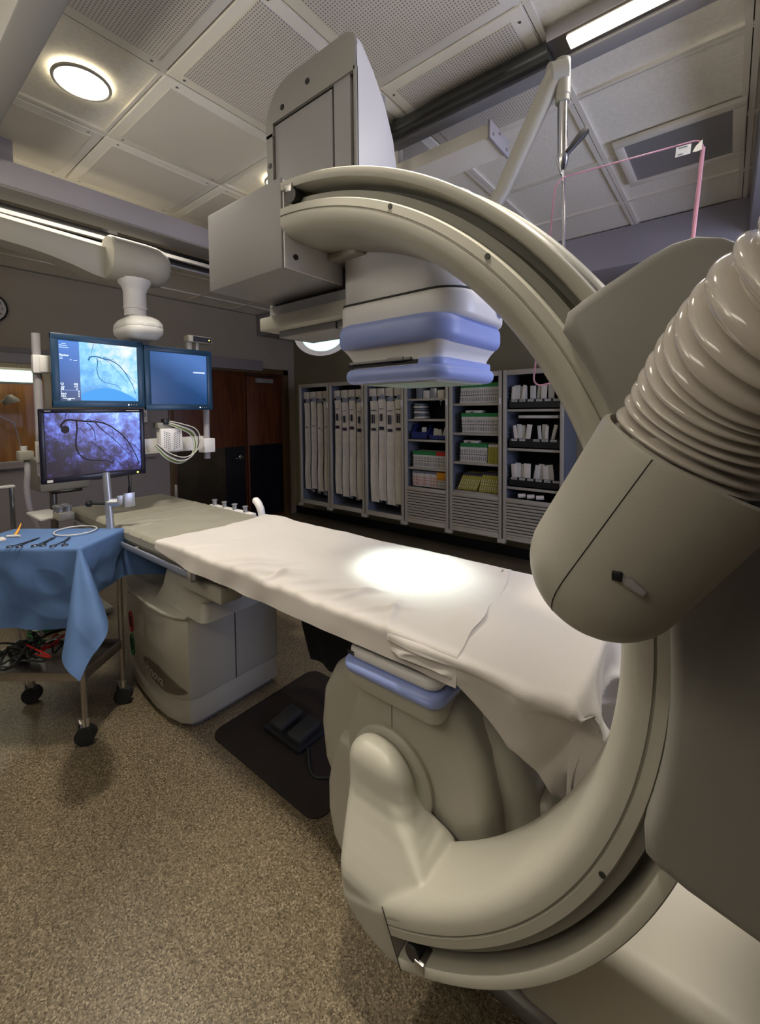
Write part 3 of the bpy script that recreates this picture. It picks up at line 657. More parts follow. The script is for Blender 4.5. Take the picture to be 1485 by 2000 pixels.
# carriage block the arc slides through
blk = arc_pts((CX, CZ), .868, RD(-14.5), RD(33.2), 24)
blk += [(-.187, 1.592), (-.165, 1.607), (-.085, 1.65), (-.06, 1.660), (-.035, 1.663), (-.008, 1.655), (.02, 1.635), (.045, 1.60), (.08, 1.55), (.55, 1.42), (.60, 1.38), (.60, .74), (.56, .70), (.043, .80), (-.03, .815), (-.062, .826), (-.078, .836)]
blk = [(x, z) for x, z in blk]
B_ = obj('carriage_block', MB().prism(blk, 'y', .665, .93, .016, 4), 'enamel_grey', G)
# sleeve and corrugated hose
SA, SB = Vector((-.108, .552, 1.270)), Vector((-.030, .544, 1.398))
ax = (SB-SA).normalized(); Ls = (SB-SA).length
pr = [(-.082+.082*(1-math.cos(a)), .084*math.sin(a)) for a in [PI/2*k/10 for k in range(11)]]
sl = obj('cable_sleeve', MB().lathe(pr+[(Ls-.006, .090), (Ls, .089), (Ls+.002, .085), (Ls-.004, .080), (Ls-.02, .078)], SA, ax, 64), 'enamel', G)
N1 = Vector((0, -1, 0)); N1 = (N1-ax*N1.dot(ax)).normalized(); S1 = ax.cross(N1)
sm = []
for k in range(21):
    d_ = -.075+(Ls+.073)*k/20; rr = .0842+.006*max(0, d_)/Ls if d_ > 0 else .084*math.sqrt(max(0, 1-(d_/.082)**2))+.0002
    sm.append(SA+ax*d_+(N1*math.cos(-.25)+S1*math.sin(-.25))*(rr))
obj('sleeve_seam', MB().tube(sm, .0006, 6), 'seam', sl)
lp = SA+ax*.035+(N1*math.cos(.28)+S1*math.sin(.28))*.0855
obj('latch_recess', MB().tube([lp-S1*.011, lp, lp+S1*.016], [.0045, .006, .0035], 10), 'panel_grey', sl)
obj('latch_gap', MB().box(-.0045, .0045, -.003, .003, -.0045, .0045, .001), 'black', sl, world=False).location = lp-S1*.010+N1*.004-G.location
path = smooth_path([SB-ax*.03, (-.0406, .5542, 1.3937), (-.0151, .5441, 1.4388), (.009, .5173, 1.4795), (.0329, .4830, 1.5077), (.0560, .4588, 1.5306), (.10, .435, 1.565), (.17, .41, 1.60), (.27, .41, 1.60), (.37, .49, 1.52), (.43, .61, 1.38), (.44, .68, 1.28)], 24)
def hose():
    # resample by arc length, radius modulated by rings
    L = [0]
    for a, b in zip(path, path[1:]): L.append(L[-1]+(b-a).length)
    pitch = .0180; step = pitch/14; n = int(L[-1]/step); pts = []; rr = []; j = 0
    for k in range(n):
        s = k*step
        while j < len(L)-2 and L[j+1] < s: j += 1
        t = (s-L[j])/max(1e-9, L[j+1]-L[j]); pts.append(path[j].lerp(path[j+1], t))
        ph = (s/pitch) % 1; u = abs(ph-.5)*2
        rr.append(.0605+.0150*(math.sqrt(max(0, 1-(u/.82)**2)) if u < .82 else 0))
    return MB().tube(pts, rr, 56)
obj('corrugated_hose', hose(), 'hose', G, smooth=60)
# floor base and support column out of frame on the right
t = bmesh.new(); rings = []
for z, xl, yn in ((.0, -.44, .975), (.10, -.41, .978), (.20, -.345, .984), (.245, -.31, .990), (.265, -.295, 1.0), (.276, -.275, 1.015), (.28, -.25, 1.035)):
    rings.append([t.verts.new((x, y, z)) for x, y in rrect(xl, 1.2, yn, 1.9, [.09, .01, .01, .12], 8)])
for A, B in zip(rings, rings[1:]):
    for k in range(len(A)): t.faces.new((A[k], A[(k+1) % len(A)], B[(k+1) % len(A)], B[k]))
t.faces.new(rings[0]); t.faces.new(rings[-1][::-1]); bmesh.ops.recalc_face_normals(t, faces=t.faces[:]); mb = MB(); mb._merge(t)
bs = obj('floor_base', mb, 'base_cream', G, smooth=60)
obj('floor_plate', MB().prism(rrect(-.58, -.2, .955, 1.47, .05), 'z', 0, .04, .006), 'enamel_grey', G)
obj('support_column', MB().box(.22, .66, .94, 1.5, .15, 1.45, .05, 4), 'enamel', G)
obj('column_arm', MB().box(.30, .60, .90, 1.0, .75, 1.38, .03, 3), 'enamel', G)

# ================================================================== PATIENT TABLE
TB = thing('patient_table', (-2.2, 1.17, 0), 'cream floor-standing procedure table with floating top and curved pedestal', 'procedure table')
fp = [(-2.65, .985), (-2.50, .950), (-2.42, .932), (-2.30, .918), (-2.15, .905), (-2.02, .908), (-1.93, .925), (-1.885, .95), (-1.872, .985), (-1.87, 1.43), (-2.65, 1.43)]
def inset(p, d): c = (-2.26, 1.2); return [(c[0]+(x-c[0])*(1-d), c[1]+(y-c[1])*(1-d)) for x, y in p]
pb = obj('pedestal', MB().prism(fp, 'z', .145, .525, .004), 'enamel', TB)
obj('pedestal_lip', MB().prism([(x, y-.012*(1 if y < 1.1 else 0)) for x, y in fp], 'z', .522, .535, .003), 'enamel', pb)
obj('pedestal_skirt', MB().prism(inset(fp, .015), 'z', .028, .142, .004), 'enamel', TB)
obj('pedestal_foot', MB().prism(inset(fp, .09), 'z', 0, .03), 'enamel_grey', TB)
obj('panel_seam', MB().box(-1.871, -1.8685, 1.178, 1.1815, .145, .50), 'seam', pb)
# badge wrapped on the curved front
def front_y(x):
    for (a, b), (c, d) in zip(fp, fp[1:]):
        if a <= x <= c: return b+(d-b)*(x-a)/(c-a)
    return .95
def lens():
    t = bmesh.new(); up = []; lo = []; n = 24
    for k in range(n+1):
        s = k/n; x = -2.275+.385*s; cz = .225-.045*s; h = .045*math.sin(PI*s)**.8+.0005
        y = front_y(x)-.0035; up.append(t.verts.new((x, y, cz+h))); lo.append(t.verts.new((x, y, cz-h)))
    for k in range(n): t.faces.new((lo[k], lo[k+1], up[k+1], up[k]))
    mb = MB(); mb._merge(t); return mb
bd = obj('badge', lens(), mat('badge_brown', (.12, .095, .07), .5, vary=.05), pb)
text('badge_lettering', 'Innova', .068, 'enamel_light', bd, (-2.215, front_y(-2.215)-.0065, .196), (.20, front_y(-2.015)-front_y(-2.215), -.022), (.11, 0, 1))
for v_ in bd.children[0].data.vertices:
    wx = v_.co.x+TB.location.x; v_.co.y = front_y(wx)-.0085-TB.location.y-(v_.co.z*0)
def ring_sym(cx, cz, m):
    y = front_y(cx)-.004; dx = 1; dy = (front_y(cx+.03)-front_y(cx-.03))/.06; r_v = Vector((dx, dy, 0)).normalized()
    pts = [Vector((cx, y, cz))+r_v*.052*math.cos(a)+Vector((0, 0, .052*math.sin(a))) for a in [2*PI*k/32 for k in range(32)]]
    o = obj('warning_symbol', MB().tube(pts, .004, 6, closed=True), m, pb)
    mb = MB()
    for q in range(4):
        a = q*PI/4; e = r_v*.03*math.cos(a)+Vector((0, 0, .03*math.sin(a))); c = Vector((cx, y, cz)); mb.tube([c-e, c+e], .0045, 6)
    obj('figure_print', mb, 'ink', o)
ring_sym(-2.49, .335, 'red'); ring_sym(-2.475, .215, 'green')
obj('screw', MB().cyl((-2.54, front_y(-2.54)-.004, .475), (-2.54, front_y(-2.54), .475), .006), 'steel', pb)
# neck and carriage
t = bmesh.new(); rings = []
for z, x0, x1, y0, y1 in ((.53, -2.24, -1.76, .955, 1.40), (.60, -2.20, -1.80, .975, 1.38), (.70, -2.18, -1.62, .99, 1.36), (.80, -2.17, -1.55, .99, 1.36)):
    rings.append([t.verts.new((x, y, z)) for x, y in rrect(x0, x1, y0, y1, .04, 5)])
for A, B in zip(rings, rings[1:]):
    for k in range(len(A)): t.faces.new((A[k], A[(k+1) % len(A)], B[(k+1) % len(A)], B[k]))
t.faces.new(rings[0]); t.faces.new(rings[-1][::-1]); bmesh.ops.recalc_face_normals(t, faces=t.faces[:]); mb = MB(); mb._merge(t)
obj('neck', mb, 'enamel', TB)
obj('carriage', MB().box(-2.75, -1.50, .93, 1.36, .755, .815, .012).box(-1.95, -1.52, .90, 1.0, .70, .765, .012), 'enamel', TB)
obj('tabletop', MB().prism(rrect(-3.12, -.29, .875, 1.42, [.05, .16, .12, .05]), 'z', .812, .832, .004), 'enamel_grey', TB)
sr = obj('side_rail', MB().box(-3.0, -1.62, .845, .856, .795, .822, .003), 'alu', TB)
for q in ((-1.66, -1.63, .84, .872, .785, .83), (-2.2, -2.17, .852, .878, .80, .818), (-2.9, -2.87, .852, .878, .80, .818)): obj('rail_block', MB().box(*q, .003), 'enamel_grey', sr)
obj('side_rail', MB().box(-3.0, -1.62, 1.44, 1.451, .795, .822, .003), 'alu', TB)
# lead apron hanging on the far rail
def apron(u, v):
    x = -1.80+.62*u+.12*v**2*(1-u); z = .82-.66*v; y = 1.47+.015*math.sin(u*14)+.03*v
    return Vector((x, y, z))
a_ = obj('lead_apron', MB().grid(apron, 30, 20, .006), 'rubber'); tag(a_, 'black lead apron hanging from the far rail under the white sheet', 'apron')
# mattress with cover
def nz(x, y, z=0, s=1.0): return noise.noise(Vector((x*s, y*s, z)))
def ridge(x, y, ang, off, w, amp):
    d = x*math.cos(ang)+y*math.sin(ang)-off; return amp*math.exp(-(d/w)**2)
def pad_top(x, y):
    h = .0015*nz(x, y, 1, 7)+ridge(x, y, .22, -2.05, .006, .005)+ridge(x, y, 0.08, -2.42, .006, .004)+ridge(x, y, -.1, -2.78, .007, .003)
    h += ridge(x, y, PI/2+.12, .91, .006, .005)+ridge(x, y, PI/2-.05, 1.21, .005, .004)
    h += .006*math.exp(-((x+2.38)**2+(y-1.03)**2)/.006)*math.sin(60*(x-y*.6))
    return h
def mattress():
    mb = MB()
    X0, X1, Ya, Y1, Zt, Zb = -3.14, -.27, .865, 1.43, .885, .833
    def near(x): return Ya+.085*max(0, min(1, (x+.52)/.25))**1.5
    def top(u, v):
        x = X0+(X1-X0)*u; Y0 = near(x); y = Y0+(Y1-Y0)*v
        e = min(x-X0, X1-x, y-Y0, Y1-y); dz = 0 if e > .025 else -.02*(1-math.sqrt(max(0, 1-(1-e/.025)**2)))
        return Vector((x, y, Zt+dz+pad_top(x, y)*(1 if e > .02 else e/.02)))
    mb.grid(top, 260, 56)
    def side(a, b, c, d, flip=False):
        def f(u, v):
            x = a+(b-a)*u; cc_ = near(x) if c is None else c; dd_ = near(x) if d is None else d; y = cc_+(dd_-cc_)*u; z = Zb+(Zt-.02-Zb)*v
            return Vector((x, y, z+(pad_top(x, y)*0)))
        mb.grid(f, 60, 2)
    side(X0, X1, None, None); side(X0, X1, Y1, Y1); side(X0, X0, near(X0), Y1); side(X1, X1, near(X1), Y1)
    bmesh.ops.remove_doubles(mb.bm, verts=mb.bm.verts[:], dist=.0008)
    bmesh.ops.recalc_face_normals(mb.bm, faces=mb.bm.faces[:])
    return mb
mt = obj('mattress', mattress(), 'pad', smooth=70); tag(mt, 'long grey-green creased table mattress under the white sheets', 'mattress')

# drape over a box top, general cloth
def cloth(origin, ux, uy, L, Wd, z, over, nu, nv, fold_k=28, fold_a=.02, flare=.12, cfold=0, topfn=None, scale_fn=None, thick=.0016, rad=.012, foldfn=None, crease=0):
    """over = overhangs (a-,a+,b-,b+)"""
    ux = Vector((*ux, 0)).normalized(); uy = Vector((*uy, 0)).normalized(); O = Vector((*origin, 0))
    am, ap, bm_, bp = over
    def f(u, v):
        a = -am+(L+am+ap)*u; b = -bm_+(Wd+bm_+bp)*v
        ex = a if a < 0 else (a-L if a > L else 0); ey = b if b < 0 else (b-Wd if b > Wd else 0)
        if scale_fn: ex, ey = scale_fn(a, b, ex, ey)
        ca = min(max(a, 0), L); cb = min(max(b, 0), Wd); d = math.hypot(ex, ey)
        h = topfn(ca, cb, a, b) if topfn else 0
        if d < 1e-9: return O+ux*ca+uy*cb+Vector((0, 0, z+h))
        dx, dy = ex/d, ey/d; per = ca*1.0+cb*1.0+math.atan2(abs(dy), abs(dx))*.12
        both = abs(dx*dy)*2
        ang = min(d/rad, PI/2); outb = rad*math.sin(ang); dz = rad*(1-math.cos(ang))+max(0, d-rad*PI/2)
        k = min(1, d/.12)
        out = outb+fold_a*k*(.5+.5*math.sin(fold_k*per+nz(ca, cb, 3, 5)*2))+flare*both*max(0, d-.02)+cfold*both*d*math.sin(math.atan2(abs(dy), abs(dx))*11+1.5*nz(a, b, 6, 3))+.012*k*nz(a, b, 5, 9)+crease*k*(1-min(1, abs(nz(a+.3*b, b-.3*a, 11, 6))*3))**3
        if foldfn: out += foldfn(a, b, d)
        return O+ux*(ca+dx*out)+uy*(cb+dy*out)+Vector((0, 0, z-dz+h*max(0, 1-d/.05)))
    mb = MB(); mb.grid(f, nu, nv, thick); return mb
ZS = .892
RID = [(-1.58, .9, .30, .012, .012), (-1.46, 1.0, .34, .014, .016), (-1.36, .8, .22, .010, .013), (-1.27, 1.1, .25, .016, .018), (-1.10, .7, .20, .012, .012), (-1.02, .95, .28, .011, .015), (-.92, .55, .18, .012, .012), (-.82, .9, .20, .010, .011), (-.70, -.3, .16, .012, .010), (-1.70, .5, .2, .012, .008), (-1.19, .45, .14, .009, .010)]
def sheet_top(ca, cb, a, b):
    x = -1.93+ca; y = .85+cb
    h = .006*(nz(x, y, 2, 5)+.3)+.003*nz(x, y, 7, 14)
    near = max(0, 1-cb/.28)
    h += .014*near*abs(math.sin(9*x+5*y+2*nz(x, y, 4, 3)))*(.4+.6*nz(x, y, 9, 4))
    for rx, ra, rl, rw, am in RID:
        t_ = y-.86; q = (x-rx)*math.cos(ra)-t_*math.sin(ra); along = (x-rx)*math.sin(ra)+t_*math.cos(ra)
        if -.03 < along < rl: h += am*math.exp(-(q/rw)**2)*math.sin(PI*min(1, max(0, (along+.03)/(rl+.03))))**.7
    h += .012*math.exp(-((x+1.78)**2)/.01)*math.exp(-((y-1.36)**2)/.02)
    return max(-.003, h)
s1 = obj('bed_sheet', cloth((-1.93, .858), (1, 0), (0, 1), 1.43, .575, ZS+.004, (.0, .0, .075, .05), 230, 110, 16, .006, 0, 0, sheet_top,
         scale_fn=lambda a, b, ex, ey: (ex, ey*(1-.45*max(0, min(1, (.25-a)/.25))))), 'sheet', smooth=80)
tag(s1, 'upper white cotton sheet spread over the middle of the table, brightly lit', 'sheet')
# shear the ends of the upper sheet so its edges run as in the room
for v_ in s1.data.vertices:
    x, y, z = v_.co; s = (x+1.93)/1.43
    v_.co.x += .06*(1-s)*(.3-abs((y-.86)/.575-.5))+.10*s*(-(y-.86)/.575+.3)+.012*nz(x, y, 8, 9)*(1 if s < .02 or s > .98 else 0)
def s2_scale(a, b, ex, ey):
    if ey < 0: ey *= .30+1.5*min(1, max(0, (a-.17)/.26))**1.3
    if ex > 0: ex *= 1.0-.22*max(0, min(1, (b-.15)/.3))
    return ex, ey
s2 = obj('bed_sheet', cloth((-.66, .856), (1, 0), (0, 1), .43, .58, ZS, (0, .47, .17, .12), 130, 140, 26, .035, .07, .14,
         lambda ca, cb, a, b: .004*nz(ca, cb, 2, 8)+.002, s2_scale, thick=0, crease=.016, foldfn=lambda a, b, d: (.03*math.sin(13*b+1.2)+.018*math.sin(29*b+3*a))*min(1, d/.18)), 'sheet', smooth=80)
for v_ in s2.data.vertices:                       # the hanging corner swings in towards the far side
    drop = max(0, ZS-.02-v_.co.z); w_ = max(0, min(1, (v_.co.x+.50)/.18)); n_ = max(0, min(1, (1.12-v_.co.y)/.25))
    v_.co.y += .36*drop*w_*n_
    r_c = math.hypot(v_.co.x-CX, v_.co.z-CZ)
    if drop > 0:
        lim = .80+.112*max(0, min(1, (r_c-.62)/.14))*min(1, drop/.03); e_ = v_.co.y-lim; v_.co.y = lim+.5*(e_+math.sqrt(e_*e_+.0006))
    v_.co.x -= .10*drop*n_
so_ = s2.modifiers.new('thickness', 'SOLIDIFY'); so_.thickness = .0018; so_.offset = 0
tag(s2, 'lower white cotton sheet draped down over the head end of the table', 'sheet')

# table side accessories
def dial_group(name, loc, label, n, dx):
    t_ = thing(name, loc, label, 'table controls'); x, y, z = loc
    obj('housing', MB().box(x-.05, x+dx*n-.04, y-.02, y+.03, z-.06, z, .01), 'enamel_light', t_)
    for k in range(n): obj('knob', MB().lathe([(0, .013), (.028, .013), (.030, .017), (.034, .017), (.036, .014)], (x+dx*k, y, z), (0, 0, 1), 20), 'alu', t_)
    return t_
dial_group('control_module', (-2.53, 1.475, .868), 'row of four blue-grey table controls beyond the mattress', 4, .11)
j = thing('joystick', (-2.02, 1.475, .86), 'white curved joystick handle at the far side of the mattress', 'joystick')
obj('grip', MB().tube(smooth_path([(-2.04, 1.475, .86), (-2.05, 1.475, .90), (-2.075, 1.475, .935), (-2.11, 1.475, .955)], 6), [.02]*6+[.021]*6+[.021]*5+[.017, .012], 20), 'enamel_light', j)
obj('collar', MB().cyl((-2.04, 1.475, .85), (-2.04, 1.475, .868), .026), 'blue', j)
g_ = thing('control_module', (-3.02, .80, .86), 'pair of blue-grey knobs on a cream block at the foot of the mattress', 'table controls')
obj('housing', MB().box(-3.06, -2.93, .76, .835, .845, .892, .008), 'enamel', g_)
for x in (-3.03, -2.975):
    for y in (.775, .815): obj('knob', MB().lathe([(0, .016), (.022, .016), (.025, .020), (.032, .020), (.034, .016)], (x, y, .892), (0, 0, 1), 20), 'alu', g_)
g_ = obj('arm_board', MB().box(-3.35, -3.05, .70, .82, .84, .856, .006), 'enamel_light'); tag(g_, 'cream arm board sticking out at the foot of the table behind the blue cart', 'arm board')
# chrome pole with clamp
p_ = thing('clamp_pole', (-2.36, .835, .80), 'vertical steel pole clamped to the near rail below the dark angiogram monitor', 'pole')
obj('pole', MB().cyl((-2.37, .83, .70), (-2.41, .825, 1.16), .017, 24), 'alu', p_)
ck_ = obj('clamp', MB().box(-2.36, -2.345, .85, .90, 1.0, 1.045, .004).cyl((-2.40, .825, 1.01), (-2.36, .87, 1.01), .02), 'alu', p_)
obj('clamp_knob', MB().cyl((-2.46, .77, 1.008), (-2.40, .81, 1.008), .006).lathe([(0, .012), (.006, .016), (.02, .016), (.024, .012)], (-2.475, .755, 1.008), (.6, .6, 0), 16), 'black', ck_)
obj('clamp_card', MB().box(-2.338, -2.33, .875, .925, .985, 1.055, .002), 'alu', ck_)
p_ = obj('short_post', MB().cyl((-3.0, 1.46, .83), (-3.0, 1.46, .955), .011), 'chrome'); tag(p_, 'short chrome post at the far corner of the mattress', 'post')

# ================================================================== INSTRUMENT CART
ca_ = Vector((-2.165, .625)); cbk = Vector((-2.345, .860)); u_w = (cbk-ca_).normalized(); u_l = Vector((-u_w.y, u_w.x)); 
if u_l.x > 0: u_l = -u_l
Wc = (cbk-ca_).length; Lc = .54; ZT = .875
C_ = thing('instrument_cart', (ca_.x-.3, ca_.y-.1, 0), 'steel wheeled instrument cart standing under the blue drape', 'cart')
def cp(l, w_): return ca_+u_l*l+u_w*w_
def quad_prism(mb, l0, l1, w0, w1, z0, z1, bev=.002):
    return mb.prism([tuple(cp(l0, w0)), tuple(cp(l1, w0)), tuple(cp(l1, w1)), tuple(cp(l0, w1))], 'z', z0, z1, bev)
obj('tabletop', quad_prism(MB(), .0, Lc, 0, Wc, ZT-.025, ZT), 'steel', C_)
sf = obj('shelf', quad_prism(MB(), .02, Lc-.02, .02, Wc-.02, .295, .305), 'steel', C_)
obj('shelf_rim', quad_prism(quad_prism(quad_prism(quad_prism(MB(), .01, Lc-.01, .005, .015, .285, .325), .01, Lc-.01, Wc-.015, Wc-.005, .285, .325), .005, .015, .01, Wc-.01, .285, .325), Lc-.015, Lc-.005, .01, Wc-.01, .285, .325), 'steel', sf)
for l, w_ in ((.012, .012), (.012, Wc-.012), (Lc-.03, .012), (Lc-.06, Wc-.012)):
    p = cp(l, w_)
    lg = obj('leg', MB().cyl((p.x, p.y, .10), (p.x, p.y, ZT-.02), .0125, 20), 'steel', C_)
    cs = obj('caster', MB().cyl((p.x-.016, p.y+.012, .042), (p.x+.016, p.y-.012, .042), .040, 24), 'rubber', lg)
    obj('fork', MB().prism([(-.03, .03), (-.018, .03), (.0, .095), (.022, .095), (.028, .085), (.0, .11), (-.02, .108)], 'y', -.003, .003), 'steel', cs, world=False).location = Vector((p.x-.018, p.y-.018, 0))-Vector((C_.location.x, C_.location.y, 0))
    obj('stem', MB().cyl((p.x, p.y, .075), (p.x, p.y, .12), .016), 'chrome', cs)
dr = obj('surgical_drape', cloth(tuple(ca_), tuple(u_l), tuple(u_w), Lc, Wc, ZT+.006, (.24, .16, .355, .24), 150, 150, 22, .012, .85, .06, lambda a, b, c, d: .0015*nz(a, b, 1, 8), crease=.002), 'drape', smooth=80)
tag(dr, 'blue surgical drape covering the instrument cart with a long pointed corner', 'drape')
# forceps
def forceps(loc, ang, k, opening):
    t_ = thing('forceps', loc, ['dark steel forceps nearest the cart corner on the blue drape', 'dark steel forceps in the middle of the three on the blue drape', 'dark steel forceps furthest left on the blue drape'][k], 'forceps', 'forceps laid on the drape')
    for s in (-1, 1):
        c = Vector((s*opening, 0, .004)); mb = MB()
        mb.tube([c+Vector((.011*math.cos(a), .011*math.sin(a), 0)) for a in [2*PI*q/20 for q in range(20)]], .0022, 8, closed=True)
        mb.tube([c+Vector((-s*.006, .010, 0)), Vector((s*.004, .055, 0.004)), Vector((-s*.003, .085, .004)), Vector((-s*.0015, .135, .004))], [.0022, .0026, .0032, .0012], 8)
        obj('finger_ring_half', mb, 'dark_steel', t_, world=False)
    obj('pivot', MB().cyl((0, .078, .001), (0, .078, .008), .004), 'chrome', t_, world=False)
    t_.rotation_euler = (0, 0, ang)
fz = ZT+.0085
for k, (a, b, tp) in enumerate((((-2.258, .554), (-2.228, .585), (-2.34, .634)), ((-2.325, .504), (-2.305, .528), (-2.406, .595)), ((-2.389, .429), (-2.366, .464), (-2.44, .53)))):
    m_ = (Vector(a)+Vector(b))/2; d_ = Vector(tp)-m_
    mm = m_+Vector((.0, .006))
    forceps((mm.x, mm.y, fz), math.atan2(d_.y, d_.x)-PI/2, k, max(.013, (Vector(b)-Vector(a)).length/2))
cc = Vector((-2.455, .70)); pts = []
for k in range(40): a = 2*PI*k/40*1.12; pts.append(Vector((cc.x+(.095+.004*k/40)*math.cos(a+.5), cc.y+.085*math.sin(a+.5), fz+.004+.004*k/40)))
t_ = obj('coiled_tubing', MB().tube(pts, .0032, 10), 'cable_w'); tag(t_, 'clear white plastic tubing coiled on the back of the blue drape', 'tubing')
t_ = thing('syringe', (-2.62, .50, fz), 'orange-tipped syringe lying at the left of the blue drape', 'syringe')
obj('barrel', MB().cyl((-2.60, .47, fz+.006), (-2.56, .51, fz+.006), .006), 'cable_w', t_)
obj('cap', MB().tube([(-2.60, .50, fz+.004), (-2.615, .515, fz+.022), (-2.63, .53, fz+.05)], [.007, .005, .002], 10), 'orange', t_)
t_ = obj('gauze_pad', MB().box(-2.585, -2.53, .42, .455, fz, fz+.012, .003), 'sheet'); tag(t_, 'folded white gauze at the left edge of the blue drape', 'gauze')
# cable bundle on the cart shelf
bn = thing('cable_bundle', (cp(.25, .12).x, cp(.25, .12).y, .31), 'tangle of black and coloured cables lying on the cart shelf', 'cables')
for k in range(9):
    P = []
    c = cp(.22+.2*random.random(), .06+.18*random.random())
    for q in range(7): P.append((c.x+random.uniform(-.11, .11), c.y+random.uniform(-.08, .08), .325+random.uniform(0, .09)))
    obj('cable', MB().tube(smooth_path(P, 6), .0045, 8), ['rubber', 'rubber', 'cable_w', 'rubber', 'green', 'rubber', 'red', 'rubber', 'rubber'][k], bn)
obj('connector', MB().box(c.x-.05, c.x+.05, c.y-.03, c.y+.03, .312, .36, .008), 'black', bn)

# ================================================================== MONITOR BANK
MX = -2.61
SP = thing('monitor_support', (MX-.15, 1.1, 2.3), 'white ceiling-hung support arm and frame carrying the three monitors', 'monitor arm')
obj('post', MB().cyl((MX-.13, .645, 1.14), (MX-.13, .645, 1.862), .019, 24), 'beam', SP)
obj('post', MB().cyl((MX-.072, 1.52, 1.15), (MX-.072, 1.52, 1.82), .019, 24), 'beam', SP)
obj('cross_bar', MB().box(MX-.12, MX-.09, .62, 1.53, 1.21, 1.30, .003), 'enamel_light', SP)
obj('cross_bar', MB().box(MX-.12, MX-.09, .62, 1.53, 1.66, 1.75, .003), 'enamel_light', SP)
obj('clamp_band', MB().cyl((MX-.13, .645, 1.665), (MX-.13, .645, 1.745), .0225, 24).box(MX-.125, MX-.085, .645, .70, 1.665, 1.745, .003), 'enamel_light', SP)
obj('clamp_band', MB().cyl((MX-.13, .645, 1.235), (MX-.13, .645, 1.315), .0225, 24), 'enamel_light', SP)
obj('clamp_band', MB().box(MX-.09, MX-.015, 1.47, 1.545, 1.195, 1.285, .004), 'enamel_light', SP)
# arm, joint, neck and knuckle
def arm():
    t = bmesh.new(); rings = []
    for k in range(15):
        s = k/14; y = -.35+1.38*s; zt = 2.47-.05*s; zb = 2.24+.0*s
        arch = .10*max(0, math.sin(PI*min(1, max(0, (s-.25)/.70))))**.8
        zb = 2.22+arch*.9; w_ = .085
        rings.append([t.verts.new(p) for p in ((MX-.24-w_, y, zb+.05), (MX-.24-w_, y, zt-.03), (MX-.24-w_*.6, y, zt), (MX-.24+w_*.6, y, zt), (MX-.24+w_, y, zt-.03), (MX-.24+w_, y, zb+.06), (MX-.24+w_*.7, y, zb), (MX-.24-w_*.7, y, zb))])
    for A, B in zip(rings, rings[1:]):
        for k in range(8): t.faces.new((A[k], A[(k+1) % 8], B[(k+1) % 8], B[k]))
    t.faces.new(rings[0]); t.faces.new(rings[-1]); bmesh.ops.recalc_face_normals(t, faces=t.faces[:]); mb = MB(); mb._merge(t); return mb
obj('support_arm', arm(), 'enamel', SP)
jo = MB(); 
jp = arc_pts((0, 0), .125, RD(-35), RD(215), 28)
jp = [(x, z) for x, z in jp]+[(-.085, -.105), (-.03, -.115), (.06, -.105)]
def joint():
    t = bmesh.new(); rings = []
    for s, sc in ((0, .93), (.012, 1), (.20, 1.0), (.26, .97), (.30, .88), (.325, .70), (.335, .4)):
        rings.append([t.verts.new((MX-.15+x*sc*.95-.20*s*.0, .99+s, 2.335+z*sc)) for x, z in jp])
    for A, B in zip(rings, rings[1:]):
        for k in range(len(A)): t.faces.new((A[k], A[(k+1) % len(A)], B[(k+1) % len(A)], B[k]))
    t.faces.new(rings[0]); t.faces.new(rings[-1][::-1]); bmesh.ops.recalc_face_normals(t, faces=t.faces[:]); mb = MB(); mb._merge(t); return mb
obj('joint', joint(), 'enamel', SP)
obj('neck', MB().lathe([(0, .088), (.02, .085), (.05, .066), (.07, .060), (.155, .060), (.157, .063), (.17, .063), (.172, .058), (.21, .058)], (MX-.14, 1.13, 2.235), (0, 0, -1), 40), 'enamel_light', SP)
kn = MB()
t = bmesh.new(); rings = []
for z, sc in ((1.875, .62), (1.885, .80), (1.91, .97), (1.935, 1.0), (1.938, .985), (1.941, 1.0), (1.965, .97), (1.99, .82), (2.005, .6)):
    rings.append([t.verts.new((MX-.08+x*sc, 1.12+y*sc, z)) for x, y in rrect(-.17, .16, -.10, .10, .085, 8)])
for A, B in zip(rings, rings[1:]):
    for k in range(len(A)): t.faces.new((A[k], A[(k+1) % len(A)], B[(k+1) % len(A)], B[k]))
t.faces.new(rings[0]); t.faces.new(rings[-1][::-1]); bmesh.ops.recalc_face_normals(t, faces=t.faces[:]); kn._merge(t)
obj('knuckle', kn, 'enamel_light', SP, smooth=50)
obj('drop_plate', MB().box(MX-.12, MX-.08, 1.06, 1.18, 1.6, 1.88, .004), 'enamel_grey', SP)
obj('trolley', MB().box(MX-.36, MX-.12, .02, .33, 2.40, ZC, .02), 'enamel_light', SP)
CABL = smooth_path([(MX-.02, 1.235, 1.40), (MX+.0, 1.30, 1.375), (MX+.01, 1.38, 1.335), (MX+.01, 1.405, 1.26), (MX+.01, 1.37, 1.19), (MX+.01, 1.30, 1.165), (MX+.01, 1.22, 1.20), (MX-.0, 1.16, 1.265)], 8)

